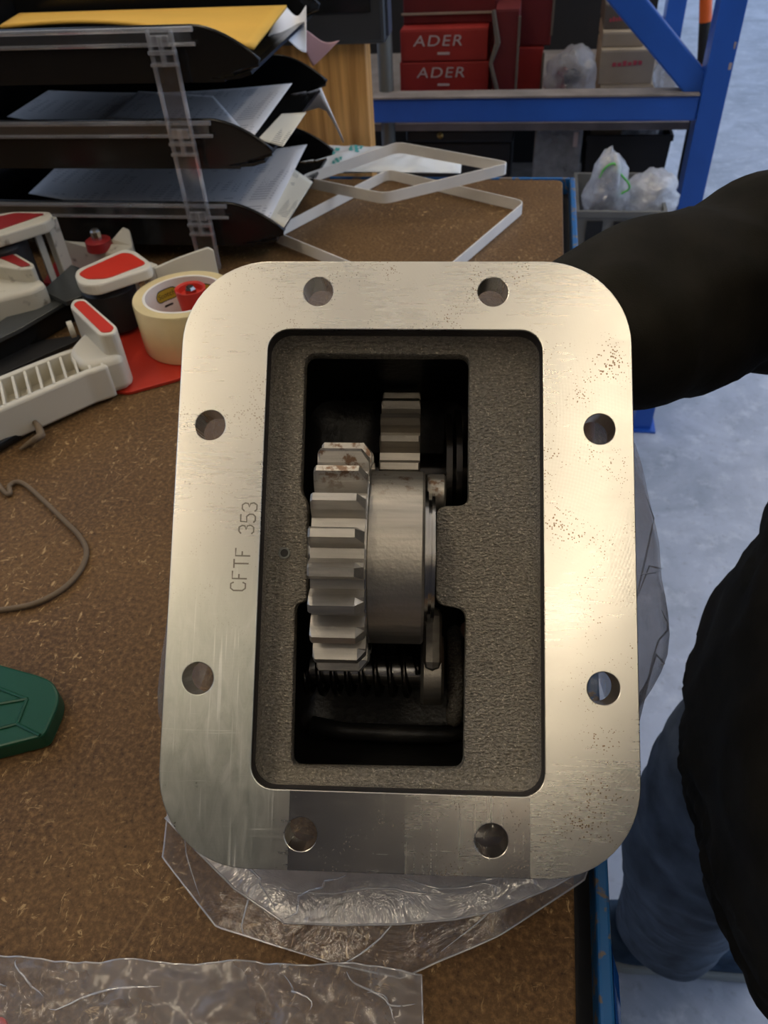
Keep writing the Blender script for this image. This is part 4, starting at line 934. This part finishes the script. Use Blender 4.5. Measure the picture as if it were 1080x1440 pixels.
# risers carry the bin
P(MB().box(a + .01, b_ - .01, Yb + .01, Yb + .25, ZL, .60), 'lower_bin', BLACKM, r_, bevel=.004)
c_ = Vector(((a + b_) / 2 + .03, Yb + .11, zt_ - .02)); lump('crumpled_film', Vector((c_.x, c_.y, c_.z)), (.05, .07, .028), WHITEFILM, 'crumpled clear film lying inside the black bin', 'plastic film', 5, .3)
o = MB().box(a + .008, a + .075, Yb + .03, Yb + .034, .606, zt_ + .012).build('cardboard_flap', KRAFT, bevel=.001); tag(o, 'brown cardboard flap standing in the black bin', 'cardboard')
# crates in front of the rack with bags on them
Yc = 1.50
r_, (a2, b2, zc2) = bin_('storage_crate', (812, 938, 296), Yc, .20, 0.0, mat('grey_crate', (.17, .17, .16), .6), 'grey crate on the floor in front of the rack with bags in it')
for k in range(3):
    P(MB().box(a2 + .02 + k * .05, a2 + .05 + k * .05, Yc - .003, Yc + .004, zc2 - .06, zc2 - .02), 'crate_slot', BLACKM, r_)
fill = MB().box(a2 + .012, b2 - .012, Yc + .012, Yc + .188, zc2 - .06, zc2 - .045); P(fill, 'inner_tray', DGREY, r_)
zb_ = zc2 - .044
c_ = at(848, 300, Y=Yc + .06); c_.z = zb_ + .05
gb = lump('tied_bag', c_, (.040, .04, .050), FILM2, 'clear bag tied with a green strip, standing in the grey crate', 'plastic bag', 2, .18, (DGREY, BRIGHT), neck=1.75)
L = Vector(gb.location)
tw = [at(x, y, Y=Yc + .035) for x, y in ((843, 250), (848, 240), (856, 232), (864, 230), (868, 238), (874, 246), (884, 258), (884, 266), (874, 272), (868, 276))]
P(MB().tube(smooth_path(tw, 4), .0032, 6, flat=.6), 'green_tie', LIME, gb, smooth=3.2)
c_ = at(915, 278, Y=Yc + .08); c_.z = zb_ + .045
lump('white_bag', c_, (.048, .045, .042), WHITEFILM, 'white filmy bag beside the tied bag in the grey crate', 'plastic bag', 6, .25)
c_ = at(905, 215, Y=1.66); 
# orange and black handle behind the upright
oh = thing('orange_handle', 'orange and black handle standing behind the blue upright', 'tool handle', (at(994, 90, Y=2.15).x, 2.15, 0))
seq = [(985, 100, ORANGE), (986, 88, BLACKM), (989, 30, ORANGE), (991, -60, None)]
for (x, y, m_), (x1, y1, _) in zip(seq, seq[1:]):
    P(MB().tube([at(x + 3, y, Y=2.15), at(x1 + 3, y1, Y=2.15)], .014, 12), 'grip_band', m_, oh, smooth=.7)
p = at(988, 100, Y=2.15); P(MB().tube([Vector((p.x, p.y, 0)), p], .010, 10), 'shaft', BLACKM, oh, smooth=.7)

# ------------------------------------------------------------------ the person at the right of the bench
def vox(mb, name, m, parent, size, smooth_it=6, loc=None, fold=None, offset=None):
    me = bpy.data.meshes.new(name); me.from_pydata([tuple(p) for p in mb.v], [], mb.f); me.update()
    bm = bmesh.new(); bm.from_mesh(me); bmesh.ops.recalc_face_normals(bm, faces=bm.faces); bm.to_mesh(me); bm.free()
    ob = bpy.data.objects.new('tmp', me); COL.objects.link(ob)
    r = ob.modifiers.new('r', 'REMESH'); r.mode = 'VOXEL'; r.voxel_size = size
    s = ob.modifiers.new('s', 'SMOOTH'); s.iterations = smooth_it; s.factor = .5
    dg = bpy.context.evaluated_depsgraph_get(); nm = bpy.data.meshes.new_from_object(ob.evaluated_get(dg))
    bpy.data.objects.remove(ob); bpy.data.meshes.remove(me)
    l = Vector(parent.location)
    nr = [v.normal.copy() for v in nm.vertices]
    for v, n_ in zip(nm.vertices, nr):
        if fold: v.co += n_ * fold(v.co)
        v.co -= l
    nm.name = name
    return link(name, nm, m, parent, smooth=3.2)
def limb(mb, pts, rs, seg=20, n=6, flat=1.0, up=None):
    path = smooth_path([Vector(p) for p in pts], n); R_ = []
    for i in range(len(path)):
        t = i / n; k = min(int(t), len(rs) - 2); R_.append(rs[k] + (rs[k+1] - rs[k]) * (t - k))
    # rounded ends
    d0_, d1_ = (path[0] - path[1]).normalized(), (path[-1] - path[-2]).normalized()
    path = [path[0] + d0_ * R_[0] * .6] + path + [path[-1] + d1_ * R_[-1] * .6]; R_ = [R_[0] * .45] + R_ + [R_[-1] * .45]
    return mb.tube(path, R_, seg, flat=flat, up=up)
def ell(mb, c, r, rot=None, seg=20):
    rings_ = []
    for k in range(1, 14):
        a = PI * k / 14; ring = []
        for i in range(seg):
            b_ = 2 * PI * i / seg; p = Vector((r[0] * math.sin(a) * math.cos(b_), r[1] * math.sin(a) * math.sin(b_), -r[2] * math.cos(a)))
            if rot: p = rot @ p
            ring.append(Vector(c) + p)
        rings_.append(ring)
    return mb.loft(rings_)
PX, PY = .30, .30
pe = thing('person', 'person in black fleece jacket and blue jeans reaching behind the flange', 'person', (PX, PY, 0))
SHR = Vector((.33, .50, 1.40)); ELR = Vector((.262, .588, 1.045)); WRR = Vector((.028, .352, 1.066))
SHL = Vector((.33, .10, 1.40)); ELL_ = Vector((.40, .02, 1.12)); WRL = Vector((.33, .04, .88))
HIP = Vector((.31, .30, .92))
# body: head, neck, trunk, arms with hands, legs (mostly under the clothes)
bd = MB()
limb(bd, [(.32, .29, .90), (.34, .29, 1.1), (.34, .29, 1.32), (.32, .29, 1.46)], [.10, .10, .10, .055])
limb(bd, [(.30, .30, 1.44), (.285, .30, 1.52), (.265, .30, 1.58)], [.056, .052, .055])
hr = Matrix.Rotation(-.45, 3, 'Y')
HC = Vector((.235, .30, 1.635))
ell(bd, HC, (.098, .077, .118), hr); ell(bd, HC + hr @ Vector((-.03, 0, -.06)), (.066, .058, .062), hr)
ell(bd, HC + hr @ Vector((-.098, 0, -.022)), (.020, .014, .022), hr)                          # nose
for s in (-1, 1): ell(bd, HC + hr @ Vector((.012, s * .078, -.012)), (.018, .010, .031), hr)    # ears
ell(bd, HC + hr @ Vector((-.088, 0, -.062)), (.012, .024, .008), hr)                           # lips
for s_, e_, w_ in ((SHR, ELR, WRR), (SHL, ELL_, WRL)):
    limb(bd, [Vector((.31, .30, 1.38)).lerp(s_, .6), s_, e_, w_], [.055, .052, .042, .028])
limb(bd, [(.31, .385, .90), (.222, .385, .50), (.250, .415, .30), (.272, .450, .09)], [.078, .052, .044, .036])
limb(bd, [(.33, .205, .90), (.38, .20, .50), (.42, .20, .30), (.44, .20, .09)], [.078, .052, .044, .036])
# right hand, gripping the casting's side behind the flange; left hand relaxed
def hand(mb, wrist, d, n, side, curlk):
    """d: towards the fingers, n: palm normal, side: direction of the thumb"""
    d, n, side = d.normalized(), n.normalized(), side.normalized()
    pc = wrist + d * .045
    limb(mb, [wrist, pc, wrist + d * .085], [.026, .034, .034], 12, 4, flat=.42, up=n)
    for k, (off, ln) in enumerate(((.030, .072), (.010, .080), (-.010, .075), (-.029, .060))):
        b0 = wrist + d * .082 + side * off
        a = curlk; pts_ = [b0 - d * .02, b0]
        dirv = d
        for j, f in enumerate((.45, .32, .25)):
            dirv = (dirv * math.cos(a) + n * math.sin(a)).normalized(); pts_.append(pts_[-1] + dirv * ln * f)
            nn_ = (n - dirv * n.dot(dirv)); n_loc = nn_.normalized(); a = curlk; 
        limb(mb, pts_, [.0098, .0095, .009, .008, .007], 10, 3)
    tb0 = wrist + d * .03 + side * .028
    limb(mb, [tb0 - side * .012, tb0, tb0 + side * .022 + d * .024 + n * .010, tb0 + side * .026 + d * .050 + n * .024], [.012, .0125, .0105, .0085], 10, 3)
hd_d = (fw(76, -20, 70) - WRR); 
hand(bd, WRR, hd_d, -Uv, -Vv, .32)
hand(bd, WRL, Vector((-.12, .05, -1)), Vector((.2, 1, 0)), Vector((-1, 0, -.2)), .3)
body = vox(bd, 'body', SKIN, pe, .0055, 4)
for s in (-1, 1):
    e_ = MB(); ell(e_, HC + hr @ Vector((-.083, s * .032, .008)), (.012, .014, .009), hr, 12); PP(e_, 'eye', EYE, body, smooth=3.2)
hm = MB(); ell(hm, HC + hr @ Vector((.016, 0, .022)), (.100, .084, .112), hr); PP(hm, 'hair', HAIR, body, smooth=3.2)
# jacket
jk = MB(); rings_ = []
for z, cx, rx, ry, ny in ((.735, .300, .140, .176, 0), (.748, .297, .148, .184, 0), (.772, .292, .145, .182, 0), (.80, .292, .158, .190, 0), (.88, .302, .158, .195, 0), (.98, .322, .150, .195, 0), (1.12, .335, .145, .20, 0), (1.28, .335, .142, .215, 0), (1.38, .330, .125, .215, 0), (1.45, .320, .085, .12, 0), (1.50, .31, .072, .078, 0)):
    rings_.append([Vector((cx + rx * math.copysign(abs(math.cos(a)) ** .85, math.cos(a)), .285 + ry * math.copysign(abs(math.sin(a)) ** .85, math.sin(a)), z)) for a in [2 * PI * i / 48 for i in range(48)]])
jk.loft(rings_)
limb(jk, [SHR + Vector((0, -.06, -.01)), SHR + Vector((0, .0, -.03)), ELR + Vector((.02, .005, .012)), Vector((.155, .482, 1.060)), WRR + Vector((.018, .016, .012)), WRR + (WRR - ELR).normalized() * .012], [.085, .09, .064, .051, .042, .034], 28, 8)
limb(jk, [SHL + Vector((0, .06, -.01)), SHL + Vector((0, 0, -.03)), ELL_, WRL.lerp(ELL_, .12)], [.085, .090, .072, .055], 28, 8)
def jfold(p):
    q = Vector(p)
    f = .008 * noise.noise(q * 11) + .005 * (1 - 2 * abs(noise.noise(q * 17 + Vector((3, 1, 2)))))
    if q.y > .36 and q.z > .9 and q.x < .30:                        # creases across the sleeve near the elbow
        t = (q - WRR).dot((ELR - WRR).normalized()); f += .008 * math.sin(t * 68 + 9 * q.z + 2 * noise.noise(q * 9)) * min(1, max(0, (t - .06) / .1))
    if q.z < .80 and q.x < .32: f += .004 * 1.6 * math.sin((q.z + q.y * .35) * 260) * max(0, 1 - abs(q.z - .77) / .05)
    return f
vox(jk, 'jacket', FABRIC, pe, .0075, 5, fold=jfold)
# trousers
tr_ = MB()
limb(tr_, [(.31, .30, .98), (.31, .30, .86)], [.15, .155])
limb(tr_, [(.31, .385, .90), (.255, .395, .66), (.222, .385, .50), (.250, .415, .30), (.272, .450, .085)], [.105, .086, .072, .066, .066], 28, 8)
limb(tr_, [(.33, .205, .90), (.36, .20, .66), (.38, .20, .50), (.42, .20, .30), (.44, .20, .075)], [.105, .088, .076, .072, .080], 28, 8)
vox(tr_, 'jeans', DENIM, pe, .0075, 4, fold=lambda p: .004 * noise.noise(Vector(p) * 14) + .005 * (1 - 2 * abs(noise.noise(Vector((p.x * 9, p.y * 9, p.z * 22))))))
def shoe(c, lab=None):
    root_ = None
    out = [(-.145, -.012), (-.140, .022), (-.115, .042), (-.06, .049), (.0, .040), (.07, .038), (.115, .034), (.135, .012), (.135, -.012), (.115, -.032), (.06, -.036), (-.01, -.040), (-.07, -.047), (-.12, -.040)]
    out = [(c.x + x, c.y + y) for x, y in out]
    so = MB().prism(round_poly(out, .02, 4), .002, .026)
    up_ = MB(); cx, cy = c.x, c.y
    rg = []
    for z, k, dx in ((.022, .97, 0), (.045, .95, .002), (.065, .82, .018), (.082, .58, .045), (.10, .42, .062), (.115, .40, .064)):
        rg.append([Vector((cx + dx + (x - cx) * k, cy + (y - cy) * (k if k > .8 else .88), z)) for x, y in round_poly(out, .03, 4)])
    up_.loft(rg)
    s_ = P(up_, 'shoe', SUEDE, pe, smooth=.9, sub=1); PP(so, 'sole', SOLE, s_, bevel=.004)
shoe(Vector((.290, .452, 0))); shoe(Vector((.43, .200, 0)))
